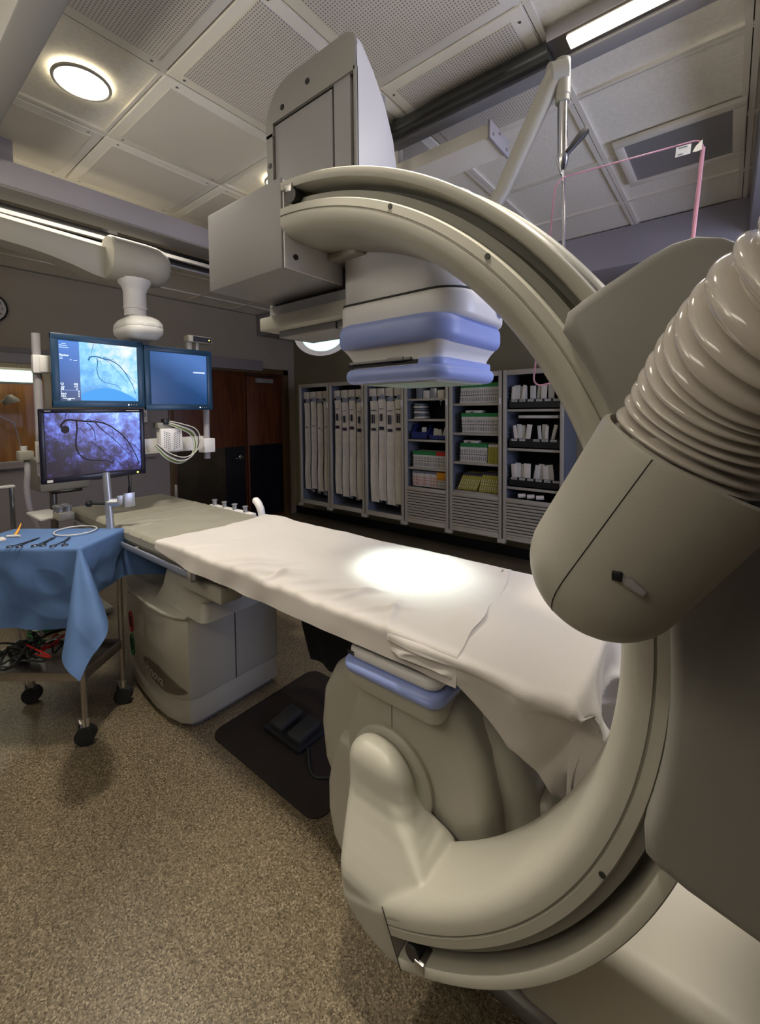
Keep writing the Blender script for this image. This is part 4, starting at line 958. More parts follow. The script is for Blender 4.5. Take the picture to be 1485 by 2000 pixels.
def monitor(name, y0, y1, z0, z1, label, bezel, bw, bwb, scr, tilt=0):
    t_ = thing(name, (MX, (y0+y1)/2, z0), label, 'monitor')
    mb = MB()
    mb.box(MX-.05, MX-.012, y0+.012, y1-.012, z0+.012, z1-.012, .008)
    bz = MB().box(MX-.022, MX, y0, y1, z1-bw, z1, .004).box(MX-.022, MX, y0, y1, z0, z0+bwb, .004).box(MX-.022, MX-.0003, y0, y0+bw, z0+.004, z1-.004, .003).box(MX-.022, MX-.0003, y1-bw, y1, z0+.004, z1-.004, .003)
    obj('case', mb, bezel, t_); b_ = obj('bezel', bz, bezel, t_)
    return t_, b_
m1, b1 = monitor('monitor', .672, 1.108, 1.486, 1.857, 'upper left blue-framed monitor showing the bright angiogram', 'monblue', .033, .036, None)
SX = MX-.010
obj('screen', MB().box(SX-.004, SX, .795, 1.077, 1.52, 1.826), 'scr_pos', m1, smooth=10)
sp_ = obj('screen_sidebar', MB().box(SX-.004, SX+.0002, .703, .7955, 1.52, 1.826), 'scr_side', m1, smooth=10)
m2, b2 = monitor('monitor', 1.112, 1.528, 1.470, 1.846, 'upper right blue-framed monitor with plain dark blue screen', 'monblue', .033, .036, None)
s2_ = obj('screen', MB().box(SX-.004, SX, 1.143, 1.497, 1.505, 1.815), 'scr_blue', m2, smooth=10)
text('screen_text', 'CORONARIES', .0125, 'white_txt', s2_, (SX+.001, 1.405, 1.70), (0, 1, 0), (0, 0, 1))
m3, b3 = monitor('monitor', .612, 1.100, 1.108, 1.480, 'lower black-framed monitor showing the dark purple angiogram', 'monblack', .022, .028, None)
s3_ = obj('screen', MB().box(SX-.004, SX, .632, 1.080, 1.135, 1.459), 'scr_neg', m3, smooth=10)
obj('led', MB().ball((MX+.001, 1.055, 1.121), .005), 'led', b3)
obj('sticker', MB().box(MX, MX+.001, .634, .658, 1.114, 1.127), 'paper', b3)
for y0_, y1_ in ((.634, .660), (1.005, 1.072)): obj('bezel_print', MB().box(MX, MX+.0006, y0_, y1_, 1.4665, 1.4705), 'beam', b3)
for bb, y0 in ((b1, 1.02), (b2, 1.44)):
    for q in range(4): obj('button', MB().ball((MX+.001, y0+.014*q, 1.500 if bb is b1 else 1.486), .0032 if q else .004), 'white_txt' if q == 0 else 'panel_grey', bb)
def vess(parent, paths, y0, y1, z0, z1, m, px):
    """paths in picture fractions of the screen"""
    for P, wd in paths:
        pts = smooth_path([(SX+.0008, y0+(y1-y0)*p[0], z1-(z1-z0)*p[1]) for p in P], 6); n = len(pts)
        rr = [wd*(1-.6*k/n)*px for k in range(n)]
        mb = MB().tube(pts, rr, 6)
        for v_ in mb.bm.verts: v_.co.x = SX+.0008+(v_.co.x-SX-.0008)*.15
        obj('vessel_trace', mb, m, parent)
def nrm(L, x0, x1, y0, y1): return [((a-x0)/(x1-x0), (b-y0)/(y1-y0)) for a, b in L]
NZ = lambda L: nrm(L, 75, 1245, 1040, 1880)
V = [(NZ([(325, 1045), (312, 1100), (300, 1155)]), .6), (NZ([(255, 1230), (275, 1180), (330, 1135), (430, 1140), (560, 1158), (700, 1172), (800, 1205), (900, 1275), (1000, 1370), (1080, 1480), (1150, 1620), (1190, 1720), (1205, 1800)]), 1.6),
     (NZ([(435, 1145), (440, 1250), (428, 1350), (420, 1450), (432, 1550), (480, 1630), (560, 1680), (700, 1700), (790, 1715), (850, 1745), (885, 1700), (960, 1780)]), 1.3),
     (NZ([(555, 1175), (610, 1230), (645, 1310), (652, 1420)]), .9), (NZ([(660, 1180), (740, 1280), (850, 1380), (950, 1490), (1060, 1620), (1140, 1695)]), .9),
     (NZ([(550, 1150), (575, 1130), (620, 1155), (680, 1138), (740, 1160), (800, 1205)]), .7), (NZ([(440, 1250), (480, 1245), (515, 1310)]), .7),
     (NZ([(1010, 1390), (1050, 1500), (1070, 1600)]), .5), (NZ([(860, 1270), (880, 1340), (850, 1420)]), .4), (NZ([(1090, 1490), (1150, 1520), (1240, 1620)]), .6), (NZ([(600, 1440), (700, 1530), (800, 1640), (930, 1700)]), .6)]
vess(s3_, V, .632, 1.080, 1.135, 1.459, 'vessel', .0032)
obj('catheter_blot', MB().tube(smooth_path([(SX+.001, .704, 1.40), (SX+.001, .715, 1.372), (SX+.001, .74, 1.358)]), [.008]*4+[.014]*9+[.012]*4, 10) if False else MB().ball((SX+.0006, .72, 1.375), .022, (.03, .85, .9)), 'vessel', s3_)
obj('diaphragm_shadow', MB().ball((SX+.0006, .90, 1.122), .12, (.006, 1.3, .17)), 'vessel', s3_)
PZ_ = lambda L: nrm(L, 430, 1205, 170, 920)
V = [(PZ_([(610, 185), (590, 270), (572, 340)]), .5), (PZ_([(540, 400), (565, 355), (640, 345), (730, 362), (830, 382), (920, 425), (1000, 500), (1060, 590), (1120, 690), (1165, 810)]), 1.3),
     (PZ_([(650, 365), (655, 430), (645, 500), (650, 560), (680, 630), (740, 672), (820, 690), (900, 705), (960, 760)]), .8), (PZ_([(735, 370), (800, 400), (880, 480), (960, 560), (1060, 680)]), .5),
     (PZ_([(730, 355), (760, 345), (830, 372), (860, 360), (900, 400)]), .6), (PZ_([(655, 405), (690, 400), (710, 450)]), .5), (PZ_([(1020, 520), (1100, 600), (1195, 660)]), .5)]
vess(obj('angiogram_image', MB().box(SX, SX+.0003, .796, 1.076, 1.521, 1.522), 'vessel_b', m1), V, .7955, 1.077, 1.52, 1.826, 'vessel_b', .0028)
sc_ = [c for c in m1.children if c.name.startswith('screen') and 'side' not in c.name][0]
obj('heart_shadow', MB().ball((SX+.0004, .93, 1.525), .11, (.004, 1.25, .5)).__class__().grid(lambda u, v: Vector((SX+.0006, .797+.268*u, 1.521+v*(.012+.058*math.sin(PI*min(1, .12+u*.88))))), 24, 2), mat('soft_blue_image', (.02, .1, .3), .5, emit=(.06, .32, .75), estr=.9, vary=.05), sc_)
for s_, yy, zz, sz in (('Review', .709, 1.746, .0135), ('428', .765, 1.602, .012), ('117', .765, 1.589, .012), ('17', .772, 1.576, .012), ('L', .709, 1.563, .011), ('RAO', .709, 1.5515, .011), ('CRA', .709, 1.540, .011),
                       ('0', .784, 1.563, .011), ('0', .784, 1.5515, .011), ('0', .784, 1.540, .011), ('Total exposure', .716, 1.530, .0085), ('0.48', .735, 1.5225, .0085)):
    text('screen_text', s_, sz, 'white_txt', sp_, (SX+.001, yy, zz), (0, 1, 0), (0, 0, 1))
for y0_, y1_, z_ in ((.720, .738, 1.806), (.709, .742, 1.797), (.709, .748, 1.787), (.709, .723, 1.737), (.709, .722, 1.730), (.753, .760, 1.727), (.768, .785, 1.725)):
    obj('text_line', MB().box(SX+.0008, SX+.0012, y0_, y1_, z_, z_+.0035), 'dim_txt', sp_)
obj('divider', MB().box(SX+.0008, SX+.0012, .708, .792, 1.5735, 1.5745), 'dim_txt', sp_)
for k, (yy, zz) in enumerate(((.716, 1.606), (.718, 1.590), (.716, 1.580))): obj('status_symbol', MB().tube([(SX+.001, yy+.006*math.cos(a), zz+.004*math.sin(a)) for a in [2*PI*q/12 for q in range(12)]], .0009, 6, closed=True), 'white_txt', sp_)
# small sensor on top of right monitor
t_ = thing('sensor_camera', (MX-.05, 1.42, 1.85), 'small cream sensor box with black front on top of the right monitor', 'sensor')
obj('stand', MB().box(MX-.06, MX-.03, 1.385, 1.415, 1.845, 1.90, .003).box(MX-.045, MX-.03, 1.44, 1.46, 1.845, 1.90, .003), 'enamel', t_)
hs_ = obj('housing', MB().box(MX-.07, MX-.005, 1.38, 1.535, 1.895, 1.935, .004), 'enamel', t_)
obj('window', MB().box(MX-.006, MX-.002, 1.41, 1.53, 1.899, 1.931), 'black', hs_)
obj('led', MB().ball((MX-.001, 1.515, 1.915), .004), 'led', hs_)
# perforated box with cable loops
t_ = thing('video_box', (MX, 1.26, 1.23), 'white perforated electronics box with looped cables hanging on the monitor frame', 'electronics box')
vb = obj('case', MB().box(MX-.07, MX-.01, 1.195, 1.325, 1.225, 1.36, .003), 'enamel_light', t_)
ho = MB()
for s in (0, 1):
    for r in range(9):
        for c in range(4):
            y = 1.215+c*.0105 if s == 0 else 1.305-c*.0105; z = 1.345-.0115*r-.004*c
            if 1.232 < z: ho.cyl((MX-.0105, y, z-.004), (MX-.0092, y, z-.004), .003, 8)
obj('vent_hole', ho, 'seam', vb)
obj('bracket', MB().box(MX-.09, MX-.02, 1.185, 1.27, 1.36, 1.395, .003), 'enamel_grey', t_)
obj('plug', MB().box(MX-.05, MX-.01, 1.215, 1.25, 1.385, 1.42, .004), 'black', t_)
for k in range(6):
    off = Vector((.004*(k % 3), .010*(k-2.5)*.6, .006*(k-2.5)))
    obj('cable', MB().tube([p+off*(.4+.9*math.sin(PI*i_/len(CABL))) for i_, p in enumerate(CABL)], .0034, 8), ['cable_w', 'cable_g', 'cable_w', 'beam', 'rubber', 'cable_w'][k], t_)

# ================================================================== EQUIPMENT BY THE LEFT WALL
t_ = thing('ventilator', (-3.7, .95, 0), 'grey-green anaesthesia unit on a dark column behind the lower monitor', 'medical unit')
obj('body', MB().box(-3.9, -3.55, .82, 1.12, .93, 1.15, .02), 'enamel_grey', t_)
obj('tray', MB().box(-3.85, -3.6, .90, 1.08, .905, .93, .006), 'kick2', t_)
obj('column', MB().cyl((-3.7, .93, .05), (-3.7, .93, .91), .022), 'steel', t_)
obj('base', MB().box(-3.95, -3.45, .72, 1.2, .02, .06, .01), 'enamel_grey', t_)
t_ = obj('breathing_hose', MB().tube(smooth_path([(-3.55, .76, 1.16), (-3.50, .75, 1.08), (-3.50, .742, .97), (-3.5, .755, .83), (-3.48, .79, .70), (-3.45, .80, .5)], 8), .017, 14), 'beam'); tag(t_, 'thick grey breathing hose hanging behind the left monitor post', 'hose')
t_ = thing('hose_manifold', (-3.55, .75, 1.2), 'small cream connector block where the grey hose hangs', 'connector')
obj('block', MB().box(-3.58, -3.50, .71, .79, 1.16, 1.22, .01), 'enamel', t_)
obj('fitting', MB().cyl((-3.54, .745, 1.22), (-3.54, .745, 1.25), .018), 'enamel_light', t_)
t_ = thing('chrome_stand', (-3.5, .60, 0), 'low chrome stand at the left edge behind the blue cart', 'stand')
obj('leg', MB().cyl((-3.5, .665, .02), (-3.5, .665, 1.0), .014), 'chrome', t_)
obj('leg', MB().cyl((-3.5, .30, .02), (-3.5, .30, 1.0), .014), 'chrome', t_)
obj('top_bar', MB().box(-3.53, -3.47, .28, .68, 1.0, 1.012, .004), 'enamel_light', t_)
t_ = thing('iv_cable', (-3.0, 1.0, 1.2), 'thin dark sensor cable hanging below the lower monitor', 'cable')
obj('lead', MB().tube(smooth_path([(-3.0, 1.15, 1.12), (-3.0, 1.155, 1.05), (-3.0, 1.158, .99)], 5), .004, 8), 'rubber', t_)
obj('plug', MB().lathe([(0, .004), (.01, .008), (.05, .010), (.06, .003)], (-3.0, 1.158, .99), (0, 0, -1), 12), 'black', t_)
# lamp arm visible through the window
t_ = thing('desk_lamp', (-5.3, .80, 1.0), 'thin jointed lamp arm behind the control room window', 'lamp arm')
obj('arm', MB().tube([(-5.3, 1.02, 1.62), (-5.3, .86, 1.50), (-5.3, 1.05, 1.38), (-5.3, 1.12, 1.0)], .005, 8), 'alu', t_)
obj('head', MB().lathe([(0, .02), (.05, .06), (.08, .065)], (-5.3, 1.02, 1.64), (0, .3, -1), 20), 'enamel_grey', t_)

# surgical lamp behind the detector
SLt = thing('surgical_lamp', (-1.50, 1.50, 1.85), 'round surgical lamp glowing pale green behind the detector collar', 'surgical lamp')
lx = Vector((-1.475, 1.42, 1.81)); la = Vector((.50, -.33, -.75)).normalized()
obj('lamp_head', MB().lathe([(-.11, .02), (-.10, .05), (-.06, .10), (-.02, .125), (.0, .13), (.012, .128), (.014, .12)], lx, la, 48), 'enamel_light', SLt)
obj('lens', MB().lathe([(.004, .115), (.012, .112), (.018, .06), (.02, .0)], lx, la, 48), 'lens', SLt)
obj('arm', MB().tube(smooth_path([lx-la*.10, lx-la*.16+Vector((-.05, .02, .03)), (-1.75, 1.65, 2.1), (-1.75, 1.68, ZC)], 8), .016, 16), 'enamel_light', SLt)

# ================================================================== SHIELD ON CEILING ARM
SH = thing('radiation_shield', (-.44, 1.55, 2.3), 'clear acrylic radiation shield with pink edges hanging on a white ceiling arm', 'radiation shield')
TL, TR, BL = Vector((-.445, 1.47, 2.185)), Vector((-.078, 1.77, 2.31)), Vector((-.492, 1.40, 1.52))
ex, ez = (TR-TL), (BL-TL); BR = TR+ez
nrmv = ex.cross(ez).normalized(); hx = ex.length; hz = ez.length; exn = ex.normalized(); ezn = ez.normalized()
oc = rrect(0, hx, 0, hz, [.035]*4, 6)
def shp(p, o=0): return TL+exn*p[0]+ezn*p[1]+nrmv*o
t = bmesh.new(); A = [t.verts.new(shp(p, -.004)) for p in oc]; B = [t.verts.new(shp(p, .004)) for p in oc]
t.faces.new(A); t.faces.new(B[::-1])
for k in range(len(A)): t.faces.new((A[k], B[k], B[(k+1) % len(A)], A[(k+1) % len(A)]))
bmesh.ops.recalc_face_normals(t, faces=t.faces[:]); mb = MB(); mb._merge(t)
pn = obj('pane', mb, 'acrylic', SH, smooth=10)
obj('pane_edge', MB().tube([shp(p) for p in oc], .0028, 8, closed=True), 'pink_edge', pn)
obj('pane_edge', MB().tube([shp((hx, .03)), shp((hx, hz-.03))], .0065, 8), 'pink_edge', pn)
sg = 1 if nrmv.dot(Vector((0, 0, 1.45))-TL) > 0 else -1
lbq = [shp((hx-.095, .008), .006*sg), shp((hx-.045, .008), .006*sg), shp((hx-.045, .040), .006*sg), shp((hx-.095, .040), .006*sg)]
t = bmesh.new(); t.faces.new([t.verts.new(p) for p in lbq]); t.faces.new([t.verts.new(p-nrmv*.0012*sg) for p in lbq][::-1]); mb = MB(); mb._merge(t)
obj('maker_label', mb, 'paper', pn)
cq = [(hx-.010, .006), (hx-.016, .010), (hx-.028, .020), (hx-.036, .032), (hx-.038, .038), (hx-.028, .040), (hx-.010, .038)]
t = bmesh.new(); A = [t.verts.new(shp(p, .005*sg)) for p in cq]; B = [t.verts.new(shp(p, .009*sg)) for p in cq]; t.faces.new(A); t.faces.new(B[::-1])
for k in range(len(A)): t.faces.new((A[k], B[k], B[(k+1) % len(A)], A[(k+1) % len(A)]))
bmesh.ops.recalc_face_normals(t, faces=t.faces[:]); mb = MB(); mb._merge(t); obj('corner_clip', mb, 'base_cream', pn)
for a, b in ((-.088, -.058), (-.088, -.070)):
    q_ = .013 if b == -.058 else .034
    obj('label_print', MB().tube([shp((hx+a, q_), .0068*sg), shp((hx+b, q_), .0068*sg)], .0008, 6), 'ink', pn)
RJ = Vector((-.435, 1.50, 0))
obj('rod', MB().cyl((-.432, 1.50, 2.22), (-.425, 1.49, 1.90), .005, 12), 'chrome', SH)
obj('shaft', MB().lathe([(0, .016), (.17, .016), (.172, .019), (.19, .018), (.23, .006)], (-.436, 1.503, 2.44), (0, 0, -1), 24), 'chrome', SH)
obj('swivel', MB().lathe([(0, .024), (.11, .024), (.112, .022), (.13, .022)], (-.437, 1.503, 2.565), (0, 0, -1), 24), 'enamel', SH)
obj('lock_handle', MB().tube([(-.425, 1.50, 2.27), (-.385, 1.535, 2.33), (-.375, 1.545, 2.345)], [.009, .013, .011], 14), 'black', SH)
obj('shield_arm', MB().tube([(-.45, 1.50, 2.535), (-.475, 1.485, 2.49), (-.60, 1.41, 2.17), (-.70, 1.35, 2.0)], [.034, .030, .026, .026], 16), 'enamel', SH)
obj('joint_cap', MB().cyl((-.47, 1.475, 2.52), (-.43, 1.505, 2.53), .034), 'enamel', SH)
obj('lower_arm', MB().tube([(-.72, 1.34, 1.97), (-.80, 1.33, 1.90), (-1.18, 1.42, 1.95), (-1.18, 1.42, ZC)], .022, 14), 'enamel', SH)

# ================================================================== WALL CABINETS
CF = 3.70; CB = 4.10; CZ0, CZ1 = .285, 1.80
cx_ = [-4.30, -3.757, -3.20, -2.65, -2.115, -1.572, -1.04]
ordn = ['first', 'second', 'third', 'fourth', 'fifth', 'sixth']
shelvesZ = {3: [1.575, 1.365, 1.155, .865], 4: [1.515, 1.235, .955, .675], 5: [1.455, 1.11, .765]}
for i in range(6):
    x0, x1 = cx_[i]+.006, cx_[i+1]-.006
    kind_ = ['hanging long catheter pouches', 'hanging long catheter pouches', 'hanging long catheter pouches', 'blue bins and boxes', 'green-topped boxes', 'black packet bins'][i]
    cb = thing('wall_cabinet', (x0, CF, CZ0), 'taupe wall cabinet with %s, %s from the left' % (kind_, ordn[i]), 'cabinet', 'wall cabinets in a row')
    obj('frame', MB().box(x0, x0+.03, CF, CF+.03, CZ0, CZ1, .004).box(x1-.03, x1, CF, CF+.03, CZ0, CZ1, .004).box(x0+.029, x1-.029, CF+.001, CF+.029, CZ1-.045, CZ1-.001, .002).box(x0+.029, x1-.029, CF+.001, CF+.029, CZ0+.001, CZ0+.05, .002), 'cabinet', cb)
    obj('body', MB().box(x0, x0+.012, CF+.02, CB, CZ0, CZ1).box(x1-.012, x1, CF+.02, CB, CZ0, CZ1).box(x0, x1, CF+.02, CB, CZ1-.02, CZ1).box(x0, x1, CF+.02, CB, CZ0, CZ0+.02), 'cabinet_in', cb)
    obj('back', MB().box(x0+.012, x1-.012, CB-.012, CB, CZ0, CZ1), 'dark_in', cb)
    rl = MB()
    for z in [CZ0+.36+.035*k for k in range(32)]: rl.box(x0+.012, x0+.022, CF+.05, CF+.25, z, z+.010)
    obj('shelf_runner', rl, 'cabinet_in', cb)
    obj('foot', MB().box(x0-.012, x0+.03, CF-.02, CF+.03, CZ0-.03, CZ0+.004, .004).box(x1-.03, x1+.008, CF-.02, CF+.03, CZ0-.03, CZ0+.004, .004), 'cabinet', cb)
    obj('catch', MB().box(x1-.022, x1-.006, CF-.008, CF+.002, 1.50, 1.56, .003), 'enamel_light', cb)
    obj('bottom_rail', MB().cyl((x0+.03, CF+.005, CZ0+.012), (x1-.03, CF+.005, CZ0+.012), .008), 'cabinet', cb)
    if i >= 3:
        obj('tambour_frame', MB().box(x0+.03, x1-.03, CF-.002, CF+.02, .625, .665, .004), 'cabinet', cb)
        sl_ = MB()
        for k in range(10): z = .335+.0288*k; sl_.prism([(CF+.012, z), (CF+.0, z+.006), (CF+.0, z+.018), (CF+.012, z+.024)], 'x', x0+.03, x1-.03)
        obj('tambour', sl_, 'cabinet', cb)
        obj('tambour_backing', MB().box(x0+.03, x1-.03, CF+.010, CF+.016, .33, .63), 'seam', cb)
        for z in shelvesZ[i]: obj('shelf', MB().box(x0+.02, x1-.02, CF+.035, CB-.02, z-.022, z, .003), 'cabinet', cb)
    else:
        for k in range(4):
            x = x0+.075+k*.118
            obj('hook', MB().box(x-.048, x+.048, CF+.06, CF+.10, 1.615, 1.705, .004).box(x+.01, x+.045, CF+.06, CF+.09, 1.575, 1.615), 'pouch', cb)
    if i == 3: obj('key', MB().tube([(x1-.075+.008*math.cos(a), CF-.004, 1.545+.008*math.sin(a)) for a in [2*PI*q/16 for q in range(16)]], .0025, 6, closed=True).box(x1-.077, x1-.073, CF-.006, CF-.002, 1.50, 1.54), 'chrome', cb)

# long catheter pouches: one prototype per look, copied
def pouch_proto(w_, L, film, marks):
    r = bpy.data.objects.new('catheter_pouch', None); COL.objects.link(r); r['category'] = 'pouch'
    def f(u, v):
        x = -w_/2+w_*u; z = -L*v; return Vector((x+.006*math.sin(v*7+w_*60), -.008+.006*math.sin(u*PI)+.004*math.sin(v*13), z))
    obj('sleeve', MB().grid(f, 6, 40, .006), film, r, world=False)
    for (a, b, z0, z1) in marks: obj('label_print', MB().box(a*w_, b*w_, -.0225, -.0195, -z1, -z0), 'ink', r, world=False)
    obj('hanger_tab', MB().box(-w_*.3, w_*.3, -.008, -.002, -.005, .05), 'pouch_b', r, world=False)
    return r
mk1 = [(-.1, .1, .30, .315)]
mk2 = [(-.3, .2, .10, .105), (-.2, .1, .16, .24), (-.32, .3, .30, .335)]
mk3 = [(-.3, .3, .10, .106), (-.25, -.05, .15, .25), (.05, .15, .15, .25), (-.3, .3, .30, .33)]
protos = [pouch_proto(.092, 1.10, 'pouch', mk1), pouch_proto(.098, 1.12, 'pouch', mk2), pouch_proto(.108, 1.13, 'pouch', mk3), pouch_proto(.06, 1.13, 'pouch_b', mk1)]
used = set()
def place_pouch(k, x, y, z, lab, grp):
    o = protos[k] if k not in used else copy_tree(protos[k]); used.add(k)
    o.location = (x, y, z); o['label'] = lab; o['group'] = grp; o.scale = (1, 1, 1); return o
for i in range(3):
    x0 = cx_[i]+.006
    posn = ['leftmost', 'second from the left', 'third from the left', 'rightmost']
    for k in range(4):
        kk = [0, 1, 2][i]; x = x0+.115+k*.112
        if i == 2 and k == 1: kk = 1
        place_pouch(kk, x, CF+.05+.004*k, 1.565-.004*k+(0.02 if (k+i) % 2 else 0), '%s front catheter pouch hanging in the %s wall cabinet' % (posn[k], ordn[i]), 'catheter pouches on hooks')
        place_pouch(3, x+.052, CF+.085, 1.56-.01*k, 'bluish film sleeve behind the %s pouch in the %s wall cabinet' % (posn[k], ordn[i]), 'film sleeves on hooks')
    place_pouch([0, 1, 2][i], x0+.475, CF+.12, 1.54-.03*i, 'catheter pouch hanging furthest back in the %s wall cabinet' % ordn[i], 'catheter pouches on hooks')
# slim boxes standing on the shelves
def box_proto(w_, d_, h_, top, mid, band, body='paper'):
    r = bpy.data.objects.new('supply_box', None); COL.objects.link(r); r['category'] = 'box'
    obj('carton', MB().box(0, w_*.94, 0, d_, 0, h_, .001), body, r, world=False)
    obj('top_band', MB().box(-.0003, w_*.94+.0003, -.0008, d_*.3, h_*(1-band), h_+.0006), top, r, world=False)
    mb = MB().box(w_*.2, w_*.75, -.0012, -.0002, h_*.38, h_*.44)
    mb.box(w_*.3, w_*.55, -.0012, -.0002, h_*.5, h_*.66).box(w_*.25, w_*.5, -.0012, -.0002, h_*.10, h_*.3)
    obj('spine_print', mb, mid, r, world=False)
    return r
def row(proto, n, x, y, z, w_, lab, grp, lean=0, jitter=.003, ax=None):
    for k in range(n):
        o = proto if k == 0 else copy_tree(proto)
        o.location = (x+w_*k, y+random.uniform(0, jitter), z); o.rotation_euler = (0, lean+random.uniform(-.004, .004), 0)
        o['label'] = lab; o['group'] = grp
y_ = CF+.055
P = lambda *a, **k: box_proto(*a, **k)
x5 = cx_[4]+.006; x4 = cx_[3]+.006
row(P(.0185, .22, .185, 'green', 'ink', .20), 12, x5+.085, y_, 1.517, .0185, 'slim green-topped white box, left batch, uppermost visible shelf of the fifth cabinet', 'top shelf boxes left batch, fifth cabinet', .10)
row(P(.0185, .22, .185, 'green', 'ink', .20), 11, x5+.312, y_, 1.517, .0185, 'slim green-topped white box, right batch, uppermost visible shelf of the fifth cabinet', 'top shelf boxes right batch, fifth cabinet', .04)
row(P(.0165, .22, .185, 'green', 'ink', .18), 24, x5+.115, y_, 1.237, .0165, 'slim green-topped white box standing on the second shelf of the fifth cabinet', 'second shelf boxes, fifth cabinet', -.06)
row(P(.0185, .22, .18, 'green', 'ink', .20), 15, x5+.085, y_, .957, .0185, 'slim green-topped white box standing on the third shelf of the fifth cabinet', 'third shelf white boxes, fifth cabinet', .05)
row(P(.0185, .22, .175, 'paper', 'yellow', .12, body='yellow'), 7, x5+.375, y_, .957, .0185, 'olive yellow box beside white ones on the third shelf of the fifth cabinet', 'third shelf yellow boxes, fifth cabinet', .05)
row(P(.020, .22, .175, 'ink', 'paper', .12, body='yellow'), 9, x5+.06, y_, .690, .0222, 'olive yellow box leaning far over, left batch, fifth cabinet bottom shelf', 'bottom shelf yellow boxes left, fifth cabinet', .42)
row(P(.020, .22, .19, 'ink', 'paper', .12, body='yellow'), 10, x5+.285, y_, .684, .0208, 'olive yellow box leaning a little, right batch, fifth cabinet bottom shelf', 'bottom shelf yellow boxes right, fifth cabinet', .22)
row(P(.0185, .20, .165, 'green', 'ink', .22), 15, x4+.075, y_, .867, .0185, 'slim green-topped white box standing in the row in the fourth cabinet', 'white and green boxes, fourth cabinet', 0)
row(P(.0185, .20, .165, 'red', 'ink', .22), 7, x4+.355, y_, .867, .0185, 'slim red-topped white box at the right of the row in the fourth cabinet', 'red-topped boxes, fourth cabinet', 0)
row(P(.0185, .20, .16, 'cabinet_in', 'red', .15), 16, x4+.065, y_, .667, .0185, 'slim grey-topped white packet standing on the bottom shelf of the fourth cabinet', 'white packets, fourth cabinet', 0, .01)
row(P(.0185, .20, .16, 'orange', 'ink', .48), 7, x4+.362, y_, .667, .0185, 'orange-topped slim box at the right of the bottom shelf of the fourth cabinet', 'orange boxes, fourth cabinet', 0)
row(P(.17, .10, .022, 'paper', 'ink', .2), 1, x5+.15, y_, 1.425, .17, 'flat white box lying on the second-shelf row of the fifth cabinet', 'flat boxes on rows')
row(P(.15, .10, .022, 'paper', 'ink', .2), 1, x5+.13, y_, 1.14, .15, 'flat white box lying on the third-shelf row of the fifth cabinet', 'flat boxes on rows')
# fourth cabinet: bins and packs on the upper shelves
def simple(name, mb, m, lab, cat, grp=None): o = obj(name, mb, m); return tag(o, lab, cat, grp)
def crate(x, z, w_, h_, lab):
    mb = MB().prism([(CF+.05, z), (CF+.05, z+h_*.55), (CF+.08, z+h_*.55), (CF+.12, z+h_), (CF+.26, z+h_), (CF+.26, z)], 'x', x, x+.006).prism([(CF+.05, z), (CF+.05, z+h_*.55), (CF+.08, z+h_*.55), (CF+.12, z+h_), (CF+.26, z+h_), (CF+.26, z)], 'x', x+w_-.006, x+w_)
    mb.box(x, x+w_, CF+.05, CF+.056, z, z+h_*.5).box(x, x+w_, CF+.05, CF+.26, z, z+.006)
    return simple('storage_bin', mb, 'navy', lab, 'bin', 'navy storage bins')
b_ = crate(x4+.055, 1.158, .20, .15, 'tall navy plastic bin at the left of the third shelf in the fourth cabinet'); b_ = crate(x4+.275, 1.158, .22, .085, 'low navy plastic bin at the right of the third shelf in the fourth cabinet')
for k, (x, w_, h_, rz_) in enumerate(((.30, .05, .10, .2), (.35, .05, .09, -.2), (.42, .06, .13, .35), (.16, .05, .11, 0))):
    simple('white_packet', MB().box(x4+x, x4+x+w_, CF+.09, CF+.12, 1.17, 1.17+h_, .006, rot=Matrix.Rotation(rz_, 3, 'Y')), 'paper', '%s white packet sticking out of the navy bins in the fourth cabinet' % ['middle-left', 'middle', 'large tilted right', 'small left'][k], 'packet', 'packets in navy bins')
for k in range(6):
    simple('folded_pack', MB().box(x4+.075+.006*(k % 2), x4+.20-.004*k, CF+.07, CF+.2, 1.368+.027*k, 1.392+.027*k, .008, rot=Matrix.Rotation(.03*(k % 3-1), 3, 'Y')), ['paper', 'cabinet_in'][k % 2], 'folded %s pack, %s from the bottom of the stack in the fourth cabinet' % (['white', 'bluish'][k % 2], ordn[k]), 'pack', 'folded packs in a stack')
for k in range(4):
    x = x4+.11+.085*k
    simple('supply_carton', MB().box(x, x+.075, CF+.07, CF+.2, 1.577, 1.577+[.15, .08, .10, .08][k], .003), ['cabinet_in', 'paper', 'alu', 'pouch'][k], '%s small carton on the top visible shelf of the fourth cabinet' % ['tall bluish leftmost', 'white second', 'silver-blue third', 'tan rightmost'][k], 'carton', 'small cartons, fourth cabinet')
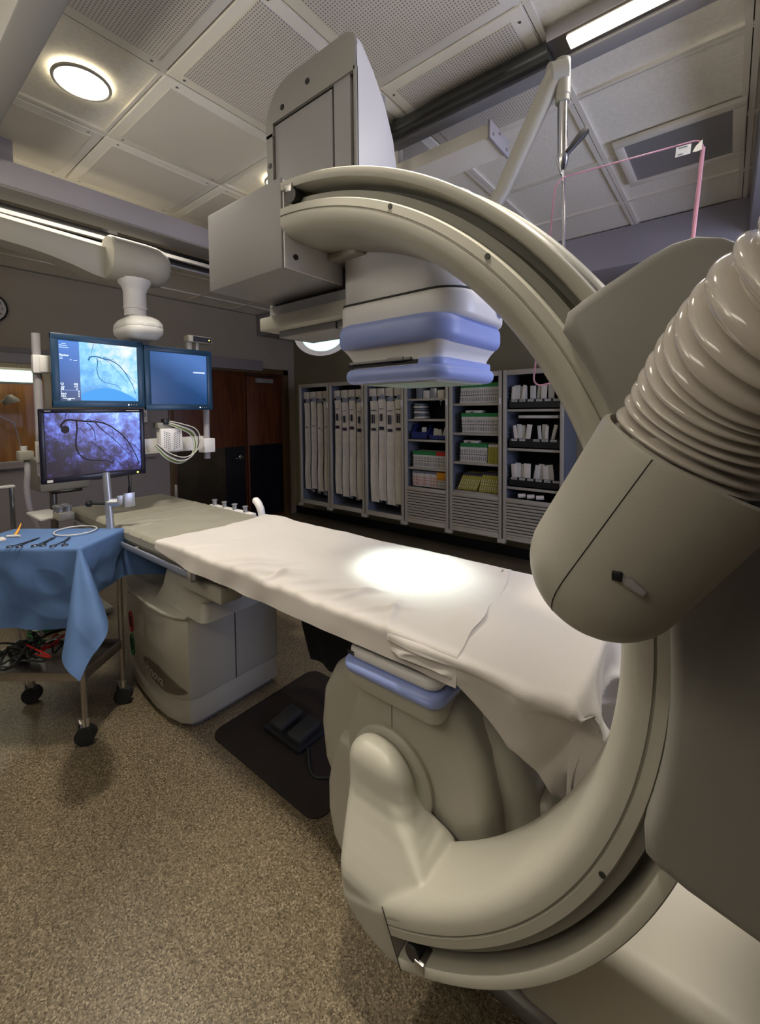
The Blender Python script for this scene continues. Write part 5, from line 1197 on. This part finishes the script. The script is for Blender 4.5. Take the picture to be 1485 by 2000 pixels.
# sixth cabinet: black bins with packets and tags
x6 = cx_[5]+.006
for r_i, (z, nb, name_) in enumerate(((1.457, 6, 'top'), (1.112, 5, 'middle'), (.767, 6, 'lower'))):
    t_ = thing('packet_tray', (x6+.05, CF+.05, z), 'long black packet tray with white tags on the %s shelf of the sixth cabinet' % name_, 'tray', 'black packet trays')
    obj('tray', MB().box(x6+.045, x6+.49, CF+.045, CF+.052, z, z+.085).box(x6+.045, x6+.49, CF+.045, CF+.25, z, z+.01).box(x6+.045, x6+.052, CF+.05, CF+.25, z, z+.085).box(x6+.483, x6+.49, CF+.05, CF+.25, z, z+.085), 'black', t_)
    for k in range(nb):
        x = x6+.065+k*.072+(.0 if r_i != 1 or k < 2 else .05)
        if x+.05 > x6+.49: x = x6+.435
        tg = obj('name_tag', MB().box(x, x+.05, CF+.042, CF+.0445, z+.064, z+.082), 'tagwhite', t_)
        obj('tag_print', MB().box(x+.006, x+.044, CF+.0412, CF+.0418, z+.071, z+.075), 'ink', tg)
    spots_ = [[(.05, .03, .07), (.07, .07, 0), (.125, .12, 0), (.145, .03, .12), (.215, .05, 0), (.27, .03, .1), (.31, .05, .05), (.37, .05, 0)],
              [(.075, .03, -.1), (.10, .04, 0), (.13, .04, .02), (.18, .045, .15), (.285, .03, -.08), (.315, .045, 0), (.345, .03, .05), (.40, .03, .22)],
              [(.055, .05, -.04), (.085, .05, 0), (.13, .045, -.08), (.165, .09, .02), (.25, .05, .15), (.285, .05, .05), (.335, .05, -.04), (.36, .08, -.1)]][r_i]
    for k, (dx, w_, ln) in enumerate(spots_):
        w_ = min(w_, .06); o = MB().box(x6+dx, x6+dx+w_, CF+.07+.012*(k % 3), CF+.078+.012*(k % 3), z+.012, z+.20+.01*(k % 2), .002, rot=Matrix.Rotation(ln, 3, 'Y'))
        o.box(x6+dx+.004, x6+dx+w_-.004, CF+.066+.012*(k % 3), CF+.07+.012*(k % 3), z+.03, z+.195, .001, rot=Matrix.Rotation(ln, 3, 'Y'), about=(x6+dx+w_/2, CF+.07, z+.105))
        simple('paper_packet', o, 'paper' if k % 3 else 'pouch', '%s paper packet from the left in the %s black tray, sixth cabinet' % (['first', 'second', 'third', 'fourth', 'fifth', 'sixth', 'seventh', 'eighth'][k], name_), 'packet', 'paper packets, sixth cabinet')
simple('flat_tray', MB().box(x6+.12, x6+.46, CF+.06, CF+.26, 1.375, 1.40, .004), 'paper', 'flat white tray lying under the top shelf of the sixth cabinet', 'tray')
for k in range(3): simple('small_roll', MB().cyl((x6+.12+.08*k, CF+.06, .685), (x6+.18+.08*k, CF+.08, .69), .02), 'pouch', '%s small tan roll lying at the bottom of the sixth cabinet' % ['left', 'middle', 'right'][k], 'roll', 'small rolls')

# things on the floor under the table
fm = simple('floor_pedal_mat', MB().prism(rrect(-1.80, -1.10, .99, 1.62, .06), 'z', 0, .006, .002), 'floor_mat', 'dark reddish mat on the floor under the table', 'mat')  # table shadow painted as a thin dark sheet on the floor
fpd = thing('foot_pedal', (-1.5, 1.25, 0), 'black foot pedal on the dark mat under the table', 'foot pedal')
obj('base', MB().box(-1.62, -1.38, 1.15, 1.33, .008, .03, .006), 'black', fpd)
obj('pedal', MB().box(-1.60, -1.52, 1.17, 1.30, .03, .06, .008, rot=Matrix.Rotation(.15, 3, 'X')), 'rubber', fpd)
obj('pedal', MB().box(-1.48, -1.40, 1.17, 1.30, .03, .06, .008, rot=Matrix.Rotation(.15, 3, 'X')), 'rubber', fpd)
cb_ = simple('floor_cable', MB().tube(smooth_path([(-1.38, 1.2, .012), (-1.25, 1.12, .012), (-1.16, 1.2, .012), (-1.05, 1.3, .012), (-1.0, 1.15, .10), (-.99, 1.12, .25)], 8), .005, 8), 'rubber', 'black cable running on the floor from the pedal to the tube housing', 'cable')
